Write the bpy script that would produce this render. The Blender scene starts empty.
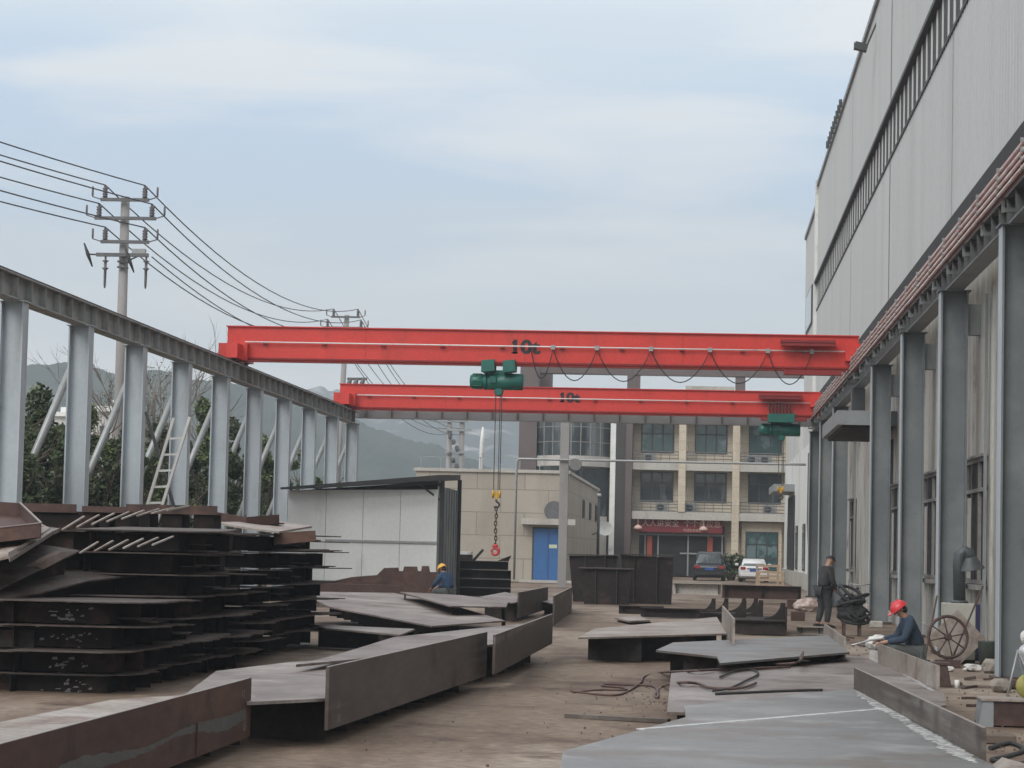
import bpy, bmesh, math, random
from mathutils import Vector, Matrix
random.seed(7)
R = math.radians
scene = bpy.context.scene
COL = scene.collection

# ------------------------------------------------------------------ camera
F, W, H, EYE = 2400.0, 1024, 768, 1.8
_wy = Vector(((700-512)/F, -(550-384)/F, -1)).normalized()
_r = 0.0178
_wz = Vector((math.sin(_r), math.cos(_r), 0)); _wz = (_wz - _wy*_wz.dot(_wy)).normalized()
_wx = _wy.cross(_wz)
A = Matrix((_wx, _wy, _wz))            # rows: world axes in camera axes -> camera-to-world rotation
CAM = Vector((0, 0, EYE))
def ray(px, py): return A @ Vector(((px-512)/F, -(py-384)/F, -1))
def at(px, py, Y):
    d = ray(px, py); return CAM + d*(Y/d.y)
def gz(px, py, z=0.0):
    d = ray(px, py); return CAM + d*((z-EYE)/d.z)
cam_d = bpy.data.cameras.new('camera'); cam = bpy.data.objects.new('camera', cam_d); COL.objects.link(cam)
cam.matrix_world = Matrix.Translation(CAM) @ A.to_4x4()
cam_d.sensor_width = 36; cam_d.lens = F/W*36; cam_d.clip_start = .1; cam_d.clip_end = 9000
scene.camera = cam

# ------------------------------------------------------------------ materials
def material(name, c1, c2=None, scale=2.0, rough=.6, metal=0.0, stretch=(1,1,1), bump=0.0, bscale=20,
             stain=None, sscale=1.2, sthr=(.55,.7), sstretch=(1,1,1), stain2=None, s2scale=6, s2thr=(.6,.72), spec=.5, rvar=0.0, brick=None, grain=.16, gscale=11, gst=(1,1,1)):
    m = bpy.data.materials.new(name); m.use_nodes = True
    nt = m.node_tree; N = nt.nodes; L = nt.links
    b = N['Principled BSDF']; b.inputs['Roughness'].default_value = rough; b.inputs['Metallic'].default_value = metal
    b.inputs['Specular IOR Level'].default_value = spec
    tc = N.new('ShaderNodeTexCoord'); oi = N.new('ShaderNodeObjectInfo')
    mul = N.new('ShaderNodeMath'); mul.operation = 'MULTIPLY'; mul.inputs[1].default_value = 57.3
    L.new(oi.outputs['Random'], mul.inputs[0])
    add = N.new('ShaderNodeVectorMath'); add.operation = 'ADD'
    L.new(tc.outputs['Object'], add.inputs[0]); L.new(mul.outputs[0], add.inputs[1])
    def noise(sc, st, det=8):
        mp = N.new('ShaderNodeVectorMath'); mp.operation = 'MULTIPLY'; mp.inputs[1].default_value = st
        L.new(add.outputs[0], mp.inputs[0])
        n = N.new('ShaderNodeTexNoise'); n.inputs['Scale'].default_value = sc; n.inputs['Detail'].default_value = det
        n.inputs['Roughness'].default_value = .62
        L.new(mp.outputs[0], n.inputs['Vector']); return n.outputs['Fac']
    def ramp(f, lo, hi):
        r = N.new('ShaderNodeMapRange'); r.inputs[1].default_value = lo; r.inputs[2].default_value = hi
        L.new(f, r.inputs[0]); return r.outputs[0]
    def mix(fac, a, bcol):
        x = N.new('ShaderNodeMix'); x.data_type = 'RGBA'
        L.new(fac, x.inputs[0])
        for s, v in ((6, a), (7, bcol)):
            if isinstance(v, tuple): x.inputs[s].default_value = (*v, 1)
            else: L.new(v, x.inputs[s])
        return x.outputs[2]
    n1 = noise(scale, stretch)
    c = mix(ramp(n1, .3, .7), c1, c2 or tuple(v*.8 for v in c1))
    if brick:
        bt = N.new('ShaderNodeTexBrick'); bt.inputs['Scale'].default_value = 1
        bt.inputs['Brick Width'].default_value = brick[0]; bt.inputs['Row Height'].default_value = brick[1]
        bt.inputs['Mortar Size'].default_value = brick[2]; bt.offset = brick[3]
        bt.inputs['Color1'].default_value = (1,1,1,1); bt.inputs['Color2'].default_value = (.88,.88,.88,1); bt.inputs['Mortar'].default_value = (.55,.53,.5,1)
        sp = N.new('ShaderNodeSeparateXYZ'); L.new(tc.outputs['Object'], sp.inputs[0])
        ad = N.new('ShaderNodeMath'); L.new(sp.outputs[0], ad.inputs[0]); L.new(sp.outputs[1], ad.inputs[1])
        cb = N.new('ShaderNodeCombineXYZ'); L.new(ad.outputs[0], cb.inputs[0]); L.new(sp.outputs[2], cb.inputs[1])
        L.new(cb.outputs[0], bt.inputs['Vector'])
        x = N.new('ShaderNodeMix'); x.data_type = 'RGBA'; x.blend_type = 'MULTIPLY'; x.inputs[0].default_value = 1
        L.new(c, x.inputs[6]); L.new(bt.outputs['Color'], x.inputs[7]); c = x.outputs[2]
    if stain: c = mix(ramp(noise(sscale, sstretch), *sthr), c, stain)
    if stain2: c = mix(ramp(noise(s2scale, (1,1,1)), *s2thr), c, stain2)
    if grain:
        gm = N.new('ShaderNodeMapRange'); gm.inputs[1].default_value = .32; gm.inputs[2].default_value = .68; gm.inputs[3].default_value = 1-grain; gm.inputs[4].default_value = 1+grain
        L.new(noise(gscale,gst,6), gm.inputs[0])
        gs = N.new('ShaderNodeVectorMath'); gs.operation = 'SCALE'; L.new(c, gs.inputs[0]); L.new(gm.outputs[0], gs.inputs[3]); c = gs.outputs[0]
    L.new(c, b.inputs['Base Color'])
    if rvar:
        rr = N.new('ShaderNodeMapRange'); rr.inputs[3].default_value = rough-rvar; rr.inputs[4].default_value = rough+rvar
        L.new(noise(scale*1.7, stretch), rr.inputs[0]); L.new(rr.outputs[0], b.inputs['Roughness'])
    if bump:
        bp = N.new('ShaderNodeBump'); bp.inputs['Strength'].default_value = bump; bp.inputs['Distance'].default_value = .02
        L.new(noise(bscale, (1,1,1)), bp.inputs['Height']); L.new(bp.outputs[0], b.inputs['Normal'])
    return m
MT = {}
def mk(name, *a, **k): MT[name] = material(name, *a, **k)
mk('concrete_yard', (.108,.070,.048), (.205,.153,.110), 1.1, .78, bump=.7, bscale=7, stretch=(1,.3,1), stain=(.272,.218,.172), sscale=.22, sthr=(.50,.62), sstretch=(1,.4,1),
   stain2=(.075,.042,.030), s2scale=.7, s2thr=(.53,.65), spec=.4, grain=.30, gscale=8, rvar=.18)
mk('cladding_grey', (.48,.485,.475), (.445,.45,.44), .25, .5, stretch=(1,1,.15), stain=(.40,.40,.392), sscale=.6, sstretch=(1,1,.05), sthr=(.50,.76), grain=.05)
mk('cladding_white', (.62,.62,.60), (.55,.55,.53), .4, .5, stretch=(1,1,.2), stain=(.36,.34,.30), sscale=.7, sstretch=(1,1,.12), sthr=(.52,.72), grain=0.05)
mk('cladding_lower', (.47,.455,.41), (.38,.365,.325), .5, .55, stretch=(1,1,.2), stain=(.17,.145,.12), sscale=.9, sstretch=(1,1,.16), sthr=(.49,.68), stain2=(.10,.082,.066), s2scale=.8, s2thr=(.56,.72), grain=.1)
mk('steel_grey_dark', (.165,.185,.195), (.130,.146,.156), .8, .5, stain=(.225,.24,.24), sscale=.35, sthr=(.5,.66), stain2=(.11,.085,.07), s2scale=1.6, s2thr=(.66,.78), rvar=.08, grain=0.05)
mk('steel_grey_mid', (.24,.255,.26), (.20,.21,.215), .8, .5, stain=(.17,.16,.15), sscale=1.5, sthr=(.55,.72), grain=0.05)
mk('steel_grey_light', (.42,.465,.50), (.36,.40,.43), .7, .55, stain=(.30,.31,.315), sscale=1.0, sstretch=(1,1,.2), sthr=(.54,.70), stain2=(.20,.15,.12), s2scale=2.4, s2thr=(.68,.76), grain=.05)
mk('runway_paint', (.30,.30,.29), (.24,.24,.235), 1.2, .55, stain=(.16,.14,.12), sscale=1.6, sthr=(.52,.7), grain=0.05)
mk('black_steel', (.022,.022,.023), (.035,.033,.032), 3, .6)
mk('crane_red', (.62,.042,.030), (.54,.036,.026), .7, .42, stain=(.43,.038,.026), sscale=1.6, sstretch=(1,1,.3), sthr=(.54,.74), stain2=(.27,.05,.036), s2scale=5, s2thr=(.69,.81), grain=.08)
mk('crane_red_dark', (.26,.018,.018), (.20,.016,.016), 2, .5)
mk('hoist_green', (.012,.14,.105), (.010,.10,.080), 3, .42, stain=(.02,.05,.042), sscale=4, sthr=(.55,.7), grain=0)
mk('yellow_paint', (.62,.36,.03), (.5,.28,.03), 6, .5)
mk('hook_red', (.55,.05,.06), (.4,.04,.04), 6, .5)
mk('black_paint', (.015,.015,.016), (.022,.022,.022), 6, .6)
mk('rubber', (.02,.02,.02), (.03,.03,.03), 8, .8)
mk('copper_bar', (.58,.36,.32), (.68,.50,.46), 1.5, .4, stain=(.76,.68,.65), sscale=1.3, sthr=(.42,.58), grain=0)
mk('white_trim', (.74,.74,.72), (.64,.64,.62), 2, .5, stain=(.42,.40,.37), sscale=2, sthr=(.58,.75), grain=0.05)
mk('plate_brown', (.112,.086,.075), (.205,.172,.154), .9, .48, stretch=(1,.35,1), stain=(.085,.052,.042), sscale=1.1, sthr=(.50,.62), stain2=(.275,.243,.222), s2scale=.6, s2thr=(.54,.68), rvar=.12, bump=.08, bscale=14, grain=.2)
mk('plate_rust', (.052,.027,.022), (.086,.048,.040), 1.2, .65, stretch=(1,.2,1), stain=(.10,.052,.037), sscale=1.4, sstretch=(1,.2,1.6), sthr=(.53,.65), stain2=(.032,.020,.018), s2scale=1.6, s2thr=(.54,.70), bump=.1, bscale=18, grain=.2, gst=(1,.25,1), spec=.35)
mk('plate_grey', (.100,.100,.099), (.160,.159,.155), .75, .40, stretch=(.6,1,1), stain=(.105,.085,.070), sscale=.7, sthr=(.50,.62), stain2=(.235,.235,.23), s2scale=1.2, s2thr=(.56,.72), rvar=.14, bump=.05, bscale=12, grain=.12)
mk('plate_tan', (.20,.165,.14), (.32,.28,.245), .9, .55, stretch=(1,.4,1), stain=(.15,.095,.075), sscale=1.1, sthr=(.51,.63), stain2=(.37,.34,.315), s2scale=.8, s2thr=(.55,.70), rvar=.1, bump=.08, bscale=14, grain=.22)
mk('flange_brown', (.066,.050,.042), (.108,.089,.078), 1.0, .58, stretch=(1,.12,1.4), stain=(.175,.158,.145), sscale=1.0, sstretch=(1,.09,2.4), sthr=(.54,.64), stain2=(.046,.032,.027), s2scale=1.3, s2thr=(.55,.70), bump=.06, bscale=14, grain=.18, gst=(1,.2,1), spec=.35)
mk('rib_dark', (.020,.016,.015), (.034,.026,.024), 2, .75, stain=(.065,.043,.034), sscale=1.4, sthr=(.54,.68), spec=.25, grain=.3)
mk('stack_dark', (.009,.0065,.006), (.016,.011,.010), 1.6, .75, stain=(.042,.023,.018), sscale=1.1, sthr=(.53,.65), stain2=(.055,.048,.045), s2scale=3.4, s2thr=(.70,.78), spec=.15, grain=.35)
mk('stack_plate', (.055,.041,.036), (.105,.087,.078), 1.6, .62, stain=(.042,.026,.021), sscale=1.6, sthr=(.5,.62), spec=.3, grain=.3)
mk('cut_edge', (.27,.24,.22), (.20,.17,.155), 3, .5)
mk('weld_white', (.50,.50,.49), (.24,.24,.235), 9, .65, stain=(.15,.145,.14), sscale=12, sthr=(.5,.58), grain=.4, gscale=30)
mk('shed_panel', (.70,.72,.71), (.63,.65,.64), .7, .5, stain=(.44,.44,.42), sscale=.9, sstretch=(1,1,.25), sthr=(.56,.78), stain2=(.22,.17,.13), s2scale=3.0, s2thr=(.73,.78), grain=0.05)
mk('beige_tile', (.40,.360,.305), (.355,.318,.268), .4, .55, stain=(.29,.255,.21), sscale=.5, sstretch=(1,1,.3), sthr=(.48,.72), brick=(2.4,1.15,.022,0.5), grain=.06)
mk('cream_wall', (.58,.505,.395), (.53,.46,.355), .5, .6, stain=(.40,.34,.26), sscale=.8, sstretch=(1,1,.25), sthr=(.52,.75), brick=(1.2,.6,.012,0.5))
mk('pale_concrete', (.46,.44,.40), (.40,.38,.345), .8, .7, stain=(.30,.28,.25), sscale=.8, sstretch=(1,1,.4), sthr=(.52,.72))
mk('brown_pier', (.125,.095,.093), (.105,.08,.078), .6, .55, grain=0.05)
mk('charcoal_pier', (.055,.048,.047), (.045,.04,.04), .6, .55, grain=0.05)
mk('glass_dark', (.022,.03,.034), (.05,.065,.07), .6, .06, spec=.6, stain=(.12,.14,.145), sscale=.55, sthr=(.5,.56), sstretch=(1.8,1,.3), grain=0)
mk('glass_teal', (.03,.075,.08), (.05,.10,.10), .6, .06, spec=.6, stain=(.14,.20,.21), sscale=.5, sthr=(.52,.58), grain=0)
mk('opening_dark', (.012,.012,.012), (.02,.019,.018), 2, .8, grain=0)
mk('window_frame', (.22,.21,.195), (.16,.15,.14), 4, .6)
mk('frame_dark', (.05,.055,.055), (.04,.042,.042), 4, .5)
mk('door_blue', (.035,.13,.33), (.03,.11,.29), 1.5, .45, stain=(.04,.10,.23), sscale=2, sthr=(.55,.75), grain=0)
mk('sign_pale', (.55,.62,.45), (.5,.56,.42), 9, .5)
mk('banner_red', (.20,.018,.024), (.165,.015,.02), 2, .65)
mk('letters_pale', (.60,.42,.36), (.55,.38,.32), 9, .6)
mk('couplet_red', (.42,.085,.045), (.36,.07,.04), 4, .6)
mk('pole_concrete', (.30,.29,.285), (.26,.25,.245), 1.2, .75, stain=(.24,.225,.21), sscale=1, sstretch=(1,1,.2), sthr=(.55,.7), grain=0.05)
mk('galvanised', (.34,.35,.35), (.27,.28,.28), 5, .45, metal=.3, grain=0.05)
mk('insulator', (.12,.11,.115), (.10,.09,.095), 6, .3)
mk('wire_black', (.05,.055,.06), None, 6, .6)
mk('car_black', (.014,.018,.022), (.016,.020,.025), 3, .22, spec=.6, grain=0)
mk('car_white', (.72,.72,.72), (.68,.68,.68), 3, .25, spec=.5, grain=0)
mk('tail_lamp', (.35,.02,.02), (.28,.02,.02), 6, .25)
mk('plate_blue', (.03,.10,.42), None, 6, .4, grain=0)
mk('plate_white', (.62,.64,.66), None, 6, .4)
mk('timber', (.42,.31,.22), (.34,.25,.17), 3, .75, stretch=(1,1,4))
mk('skin', (.34,.19,.135), (.30,.165,.115), 8, .55, grain=0)
mk('hair', (.012,.011,.011), None, 30, .6)
mk('cloth_charcoal', (.034,.036,.037), (.025,.026,.027), 5, .85, bump=.5, bscale=14)
mk('cloth_blue', (.030,.052,.085), (.021,.036,.06), 4, .85, bump=.5, bscale=14)
mk('cloth_bright_blue', (.024,.062,.13), (.017,.045,.095), 4, .85, bump=.5, bscale=14)
mk('cloth_grey', (.085,.095,.092), (.06,.066,.064), 5, .85, bump=.5, bscale=14)
mk('shoe', (.03,.026,.023), None, 8, .7)
mk('helmet_red', (.62,.045,.06), (.56,.04,.05), 5, .35, grain=0)
mk('helmet_yellow', (.75,.42,.05), (.68,.37,.04), 5, .35, grain=0)
mk('white_cloth', (.62,.61,.59), (.5,.49,.47), 5, .8, bump=.4, bscale=10)
mk('cabinet', (.40,.40,.355), (.34,.34,.30), 2, .5, stain=(.20,.17,.14), sscale=2, sthr=(.58,.72), grain=0.05)
mk('duct', (.075,.085,.09), (.055,.06,.065), 4, .5, metal=.3, grain=0.05)
mk('bin_green', (.050,.065,.055), (.038,.045,.04), 4, .6)
mk('rust_iron', (.085,.05,.042), (.055,.035,.03), 5, .7)
mk('stone', (.30,.27,.235), (.22,.195,.17), 4, .9, bump=.6, bscale=9)
mk('hose_brown', (.10,.052,.042), (.075,.045,.038), 5, .6)
mk('navy_edge', (.02,.02,.075), None, 4, .5)
mk('yellow_green', (.27,.25,.06), (.2,.19,.05), 8, .55)
mk('silver', (.55,.56,.57), (.45,.46,.47), 5, .35, metal=.4)
mk('bark', (.09,.07,.055), (.06,.048,.04), 6, .9, stretch=(1,1,.3))
mk('bark_pale', (.20,.175,.15), (.15,.13,.11), 6, .9)
mk('leaf_dark', (.048,.072,.032), (.075,.10,.045), .9, .6, stain=(.034,.050,.026), sscale=.7, sthr=(.5,.62))
mk('leaf_mid', (.075,.110,.042), (.115,.145,.055), .9, .6, stain=(.05,.075,.033), sscale=.7, sthr=(.5,.62))
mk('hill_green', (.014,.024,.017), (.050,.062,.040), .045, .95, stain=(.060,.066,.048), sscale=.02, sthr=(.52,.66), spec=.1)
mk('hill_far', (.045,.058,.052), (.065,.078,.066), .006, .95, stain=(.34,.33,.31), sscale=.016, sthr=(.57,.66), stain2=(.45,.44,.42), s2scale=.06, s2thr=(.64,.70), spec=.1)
mk('rope', (.06,.055,.05), None, 9, .7)
mk('tarp', (.55,.48,.45), (.32,.20,.18), 6, .7, bump=.5, bscale=12)
mk('litter_brown', (.09,.06,.045), (.20,.165,.135), 9, .9)
mk('primer_grey', (.062,.064,.061), (.088,.089,.085), 5, .6)
mk('chalk', (.24,.225,.21), (.14,.13,.122), 30, .9)
mk('frame_grey', (.13,.13,.135), (.10,.10,.105), 4, .55)
mk('hook_dark', (.16,.040,.034), (.11,.03,.028), 4, .6)
mk('crane_joint', (.48,.04,.032), (.38,.04,.032), 9, .5)
mk('strip_panel', (.085,.085,.083), (.06,.06,.06), 1.5, .75, spec=.15)
mk('seam_white', (.66,.66,.65), (.46,.46,.455), 6, .5)
mk('moss_pot', (.12,.09,.07), None, 5, .8)

for ln_ in ('leaf_dark','leaf_mid'):
    nt_ = MT[ln_].node_tree; bs_ = nt_.nodes['Principled BSDF']; src = bs_.inputs['Base Color'].links[0].from_socket
    ge_ = nt_.nodes.new('ShaderNodeNewGeometry'); mr_ = nt_.nodes.new('ShaderNodeMapRange'); mr_.inputs[3].default_value = .55; mr_.inputs[4].default_value = 1.6
    nt_.links.new(ge_.outputs['Random Per Island'], mr_.inputs[0])
    sc_ = nt_.nodes.new('ShaderNodeVectorMath'); sc_.operation = 'SCALE'; nt_.links.new(src, sc_.inputs[0]); nt_.links.new(mr_.outputs[0], sc_.inputs[3])
    nt_.links.new(sc_.outputs[0], bs_.inputs['Base Color'])
# ------------------------------------------------------------------ object helpers
def tag(o, label=None, cat=None, group=None, kind=None):
    if label: o['label'] = label
    if cat: o['category'] = cat
    if group: o['group'] = group
    if kind: o['kind'] = kind
    return o
def thing(name, label, cat, loc=(0,0,0), rz=0.0, group=None):
    o = bpy.data.objects.new(name, None); COL.objects.link(o)
    o.location = loc; o.rotation_euler = (0,0,rz); o.empty_display_size = .2
    o['_w'] = [float(v) for v in (*Vector(loc), rz)]
    return tag(o, label, cat, group)
def wmat(o):
    """world matrix (translation + turn about z) of a thing or of one of its parts"""
    while o.parent: o = o.parent
    x, y, z, rz = o['_w'] if '_w' in o else (0,0,0,0)
    return Matrix.Translation((x,y,z)) @ Matrix.Rotation(rz, 4, 'Z')
class MB:
    def __init__(s): s.bm = bmesh.new()
    def face(s, pts):
        return s.bm.faces.new([s.bm.verts.new(p) for p in pts])
    def hexa(s, p):               # 8 points: bottom 4 ccw, top 4 ccw
        v = [s.bm.verts.new(q) for q in p]
        for f in ((3,2,1,0),(4,5,6,7),(0,1,5,4),(1,2,6,5),(2,3,7,6),(3,0,4,7)): s.bm.faces.new([v[i] for i in f])
        return s
    def box(s, x0, x1, y0, y1, z0, z1):
        return s.hexa([(x0,y0,z0),(x1,y0,z0),(x1,y1,z0),(x0,y1,z0),(x0,y0,z1),(x1,y0,z1),(x1,y1,z1),(x0,y1,z1)])
    def obox(s, c, ux, uy, uz):   # centre + three half-vectors
        c, ux, uy, uz = map(Vector, (c, ux, uy, uz))
        return s.hexa([c+a*ux+b*uy+d*uz for d in (-1,1) for a,b in ((-1,-1),(1,-1),(1,1),(-1,1))])
    def bar(s, p, q, w, h=None, up=(0,0,1)):
        p, q = Vector(p), Vector(q); h = h or w
        d = (q-p); u = Vector(up)
        if abs(d.normalized().dot(u)) > .98: u = Vector((0,1,0))
        a = d.cross(u).normalized(); b = a.cross(d).normalized()
        return s.obox((p+q)/2, a*w/2, d/2, b*h/2)
    def prism(s, poly, z0, z1):   # vertical prism over a horizontal polygon; z may be per-vertex lists
        n = len(poly)
        zb = z0 if isinstance(z0, (list,tuple)) else [z0]*n
        zt = z1 if isinstance(z1, (list,tuple)) else [z1]*n
        area = sum(poly[i][0]*poly[(i+1)%n][1]-poly[(i+1)%n][0]*poly[i][1] for i in range(n))
        idx = list(range(n)) if area > 0 else list(range(n))[::-1]
        B = [s.bm.verts.new((poly[i][0],poly[i][1],zb[i])) for i in idx]; T = [s.bm.verts.new((poly[i][0],poly[i][1],zt[i])) for i in idx]
        s.bm.faces.new(B[::-1]); s.bm.faces.new(T)
        for i in range(n):
            j = (i+1)%n; s.bm.faces.new((B[i],B[j],T[j],T[i]))
        return s
    def extrude(s, pts, d):       # planar polygon of 3-D points, pushed along d
        d = Vector(d); pts = [Vector(p) for p in pts]
        B = [s.bm.verts.new(p) for p in pts]; T = [s.bm.verts.new(p+d) for p in pts]
        n = len(B)
        s.bm.faces.new(B[::-1]); s.bm.faces.new(T)
        for i in range(n):
            j = (i+1)%n; s.bm.faces.new((B[i],B[j],T[j],T[i]))
        return s
    def tube(s, pts, r, n=8, cap=True):
        pts = [Vector(p) for p in pts]; rings = []
        rr = r if isinstance(r,(list,tuple)) else [r]*len(pts)
        prev = None
        for i,p in enumerate(pts):
            d = (pts[min(i+1,len(pts)-1)]-pts[max(i-1,0)]).normalized()
            if prev is None:
                u = Vector((0,0,1)) if abs(d.z)<.9 else Vector((1,0,0))
                a = d.cross(u).normalized()
            else: a = (prev - d*prev.dot(d)).normalized()
            prev = a; b = d.cross(a)
            rings.append([s.bm.verts.new(p+(a*math.cos(t)+b*math.sin(t))*rr[i]) for t in [2*math.pi*k/n for k in range(n)]])
        for A_,B_ in zip(rings,rings[1:]):
            for k in range(n):
                f = s.bm.faces.new((A_[k],A_[(k+1)%n],B_[(k+1)%n],B_[k])); f.smooth = n > 5
        if cap: s.bm.faces.new(rings[0][::-1]); s.bm.faces.new(rings[-1])
        return s
    def lathe(s, prof, c=(0,0,0), axis=(0,0,1), n=20, cap=True):  # prof: (radius, height)
        ax = Vector(axis).normalized(); c = Vector(c)
        return s.tube_rings([(c+ax*h, r) for r,h in prof], ax, n, cap)
    def tube_rings(s, pr, ax, n, cap):
        u = Vector((0,0,1)) if abs(ax.z)<.9 else Vector((1,0,0))
        a = ax.cross(u).normalized(); b = ax.cross(a)
        rings = [[s.bm.verts.new(p+(a*math.cos(t)+b*math.sin(t))*max(r,1e-4)) for t in [2*math.pi*k/n for k in range(n)]] for p,r in pr]
        for A_,B_ in zip(rings,rings[1:]):
            for k in range(n):
                f = s.bm.faces.new((A_[k],A_[(k+1)%n],B_[(k+1)%n],B_[k])); f.smooth = True
        if cap: s.bm.faces.new(rings[0][::-1]); s.bm.faces.new(rings[-1])
        return s
    def ring(s, c, rad, r, axis, n=28, m=8):
        ax = Vector(axis).normalized(); u = Vector((0,0,1)) if abs(ax.z)<.9 else Vector((1,0,0))
        a = ax.cross(u).normalized(); b = ax.cross(a); c = Vector(c); rings = []
        for i in range(n):
            t = 2*math.pi*i/n; e = a*math.cos(t)+b*math.sin(t)
            rings.append([s.bm.verts.new(c+e*(rad+r*math.cos(q))+ax*r*math.sin(q)) for q in [2*math.pi*k/m for k in range(m)]])
        for i in range(n):
            A_,B_ = rings[i],rings[(i+1)%n]
            for k in range(m):
                f = s.bm.faces.new((A_[k],A_[(k+1)%m],B_[(k+1)%m],B_[k])); f.smooth = True
        return s
    def ball(s, c, r, sub=2, jit=0.0, seed=0):
        rr = r if isinstance(r,(list,tuple)) else (r,r,r)
        g = bmesh.ops.create_icosphere(s.bm, subdivisions=sub, radius=1)
        rnd = random.Random(seed)
        for v in g['verts']:
            k = 1+rnd.uniform(-jit,jit)
            v.co = Vector(c)+Vector((v.co.x*rr[0]*k, v.co.y*rr[1]*k, v.co.z*rr[2]*k))
            if not jit:
                for f in v.link_faces: f.smooth = True
        return s
    def build(s, name, mat, parent=None, local=False, bevel=0.0):
        bm = s.bm
        if bevel: bmesh.ops.bevel(bm, geom=[e for e in bm.edges], offset=bevel, segments=1, affect='EDGES', clamp_overlap=True)
        if parent is not None and not local:
            bm.transform(wmat(parent).inverted())
        bmesh.ops.recalc_face_normals(bm, faces=bm.faces)
        me = bpy.data.meshes.new(name); bm.to_mesh(me); bm.free()
        if isinstance(mat, str): me.materials.append(MT[mat])
        else:
            for x in mat: me.materials.append(MT[x])
        o = bpy.data.objects.new(name, me); COL.objects.link(o)
        if parent is not None: o.parent = parent
        return o
def solo(mb, name, mat, label, cat, base=None, group=None, kind=None, bevel=0.0):
    """one-mesh thing with its origin at its base"""
    bm = mb.bm
    if base is None:
        xs = [v.co for v in bm.verts]
        base = Vector(((min(p.x for p in xs)+max(p.x for p in xs))/2, (min(p.y for p in xs)+max(p.y for p in xs))/2, min(p.z for p in xs)))
    bm.transform(Matrix.Translation(-Vector(base)))
    o = mb.build(name, mat, bevel=bevel); o.location = base
    return tag(o, label, cat, group, kind)
def copy_tree(o, parent=None):
    c = o.copy(); COL.objects.link(c)
    if parent: c.parent = parent
    for ch in [x for x in bpy.data.objects if x.parent == o]: copy_tree(ch, c)
    return c
def eval_mesh(o):
    dg = bpy.context.evaluated_depsgraph_get(); dg.update()
    me = bpy.data.meshes.new_from_object(o.evaluated_get(dg)); return me
def text(body, size, mat, parent, M, name='lettering', depth=.004, bold=0.0):
    cu = bpy.data.curves.new(name,'FONT'); cu.body = body; cu.size = size; cu.extrude = depth; cu.align_x = 'CENTER'; cu.align_y = 'CENTER'; cu.offset = bold
    t = bpy.data.objects.new('tmp_text', cu); COL.objects.link(t)
    me = eval_mesh(t); bpy.data.objects.remove(t)
    me.transform(wmat(parent).inverted() @ M); me.materials.clear(); me.materials.append(MT[mat]); me.name = name
    if body == '10t':
        xs_ = [v.co.x for v in me.vertices]; zs_ = [v.co.z for v in me.vertices]; y_ = min(v.co.y for v in me.vertices); x_ = min(xs_); h_ = max(zs_)-min(zs_)
        bm = bmesh.new(); bm.from_mesh(me); b = MB(); b.bm = bm
        b.box(x_-.045,x_+.135,y_,y_+.006,min(zs_)+.008,min(zs_)+.06); b.box(x_-.04,x_+.03,y_,y_+.0055,max(zs_)-.12,max(zs_)-.065)
        bm.to_mesh(me); bm.free()
    o = bpy.data.objects.new(name, me); COL.objects.link(o); o.parent = parent
    return o
FACE_CAM = Matrix.Rotation(R(90),4,'X')        # text plane facing -Y

# ------------------------------------------------------------------ ground and hills
b = MB()
nx, ny = 60, 60
xs = [-3000,-800,-200,-60]+[-40+2*i for i in range(36)]+[60,200,800,3000]
ys = [-200,-20]+[2*i for i in range(0,50)]+[110,130,170,220,300,600,1200,3500]
rnd = random.Random(3)
V = {}
for i,x in enumerate(xs):
    for j,y in enumerate(ys):
        dz = rnd.uniform(-.012,.012) if abs(x)<45 and 0<y<110 else -.02
        V[i,j] = b.bm.verts.new((x,y,dz))
for i in range(len(xs)-1):
    for j in range(len(ys)-1):
        f = b.bm.faces.new((V[i,j],V[i+1,j],V[i+1,j+1],V[i,j+1])); f.smooth = True
g = b.build('ground','concrete_yard'); tag(g,'bare dusty concrete ground of the fabrication yard','ground',kind='structure')

def hill(name, D, prof, depth, mat, label, amp, seed, step=14):
    """terrain ridge at distance D through the skyline points of the photograph, with a long foot toward the yard and a back slope"""
    from mathutils import noise as nz
    b = MB(); rnd = random.Random(int(D))
    x0, x1 = prof[0][0], prof[-1][0]
    n = int((x1-x0)/step)+1
    rows = [(-depth,0),(-depth*.8,.10),(-depth*.6,.26),(-depth*.45,.42),(-depth*.3,.6),(-depth*.18,.76),(-depth*.08,.9),(0,1.0),(depth*.12,.9),(depth*.4,.4),(depth*.7,0)]
    g = []
    for i in range(n):
        px = x0+step*i
        for (a,ya),(c,yc) in zip(prof,prof[1:]):
            if a <= px <= c: py = ya+(yc-ya)*(px-a)/(c-a); break
        P = at(px,py,D); row = []
        for dy,k in rows:
            nn = nz.fractal(Vector((P.x*.006+seed,(D+dy)*.004,seed)),1.0,2.0,5)
            fine = nz.fractal(Vector((P.x*.05+seed,(D+dy)*.03,seed+3)),1.0,2.0,3)
            row.append(b.bm.verts.new((P.x, D+dy+nn*depth*.05, max(-1, P.z*k*(1+(.22*nn if k<.7 else 0))+amp*fine*(k>0)+rnd.uniform(-.35,.35)*amp*.5*(k>.3)))))
        g.append(row)
    for i in range(n-1):
        for j in range(len(rows)-1):
            f = b.bm.faces.new((g[i][j],g[i+1][j],g[i+1][j+1],g[i][j+1])); f.smooth = True
    o = b.build(name, mat); return tag(o,label,'hill',kind='structure')
hill('near_hill', 950, [(-700,352),(-300,358),(-60,366),(0,365),(30,361),(70,364),(110,369),(150,372),(200,379),(250,388),(310,402),(370,424),(450,452),(560,500),(640,538)], 420, 'hill_green', 'dark wooded hillside behind the open runway', 2.2, 1.7, 3)
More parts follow.
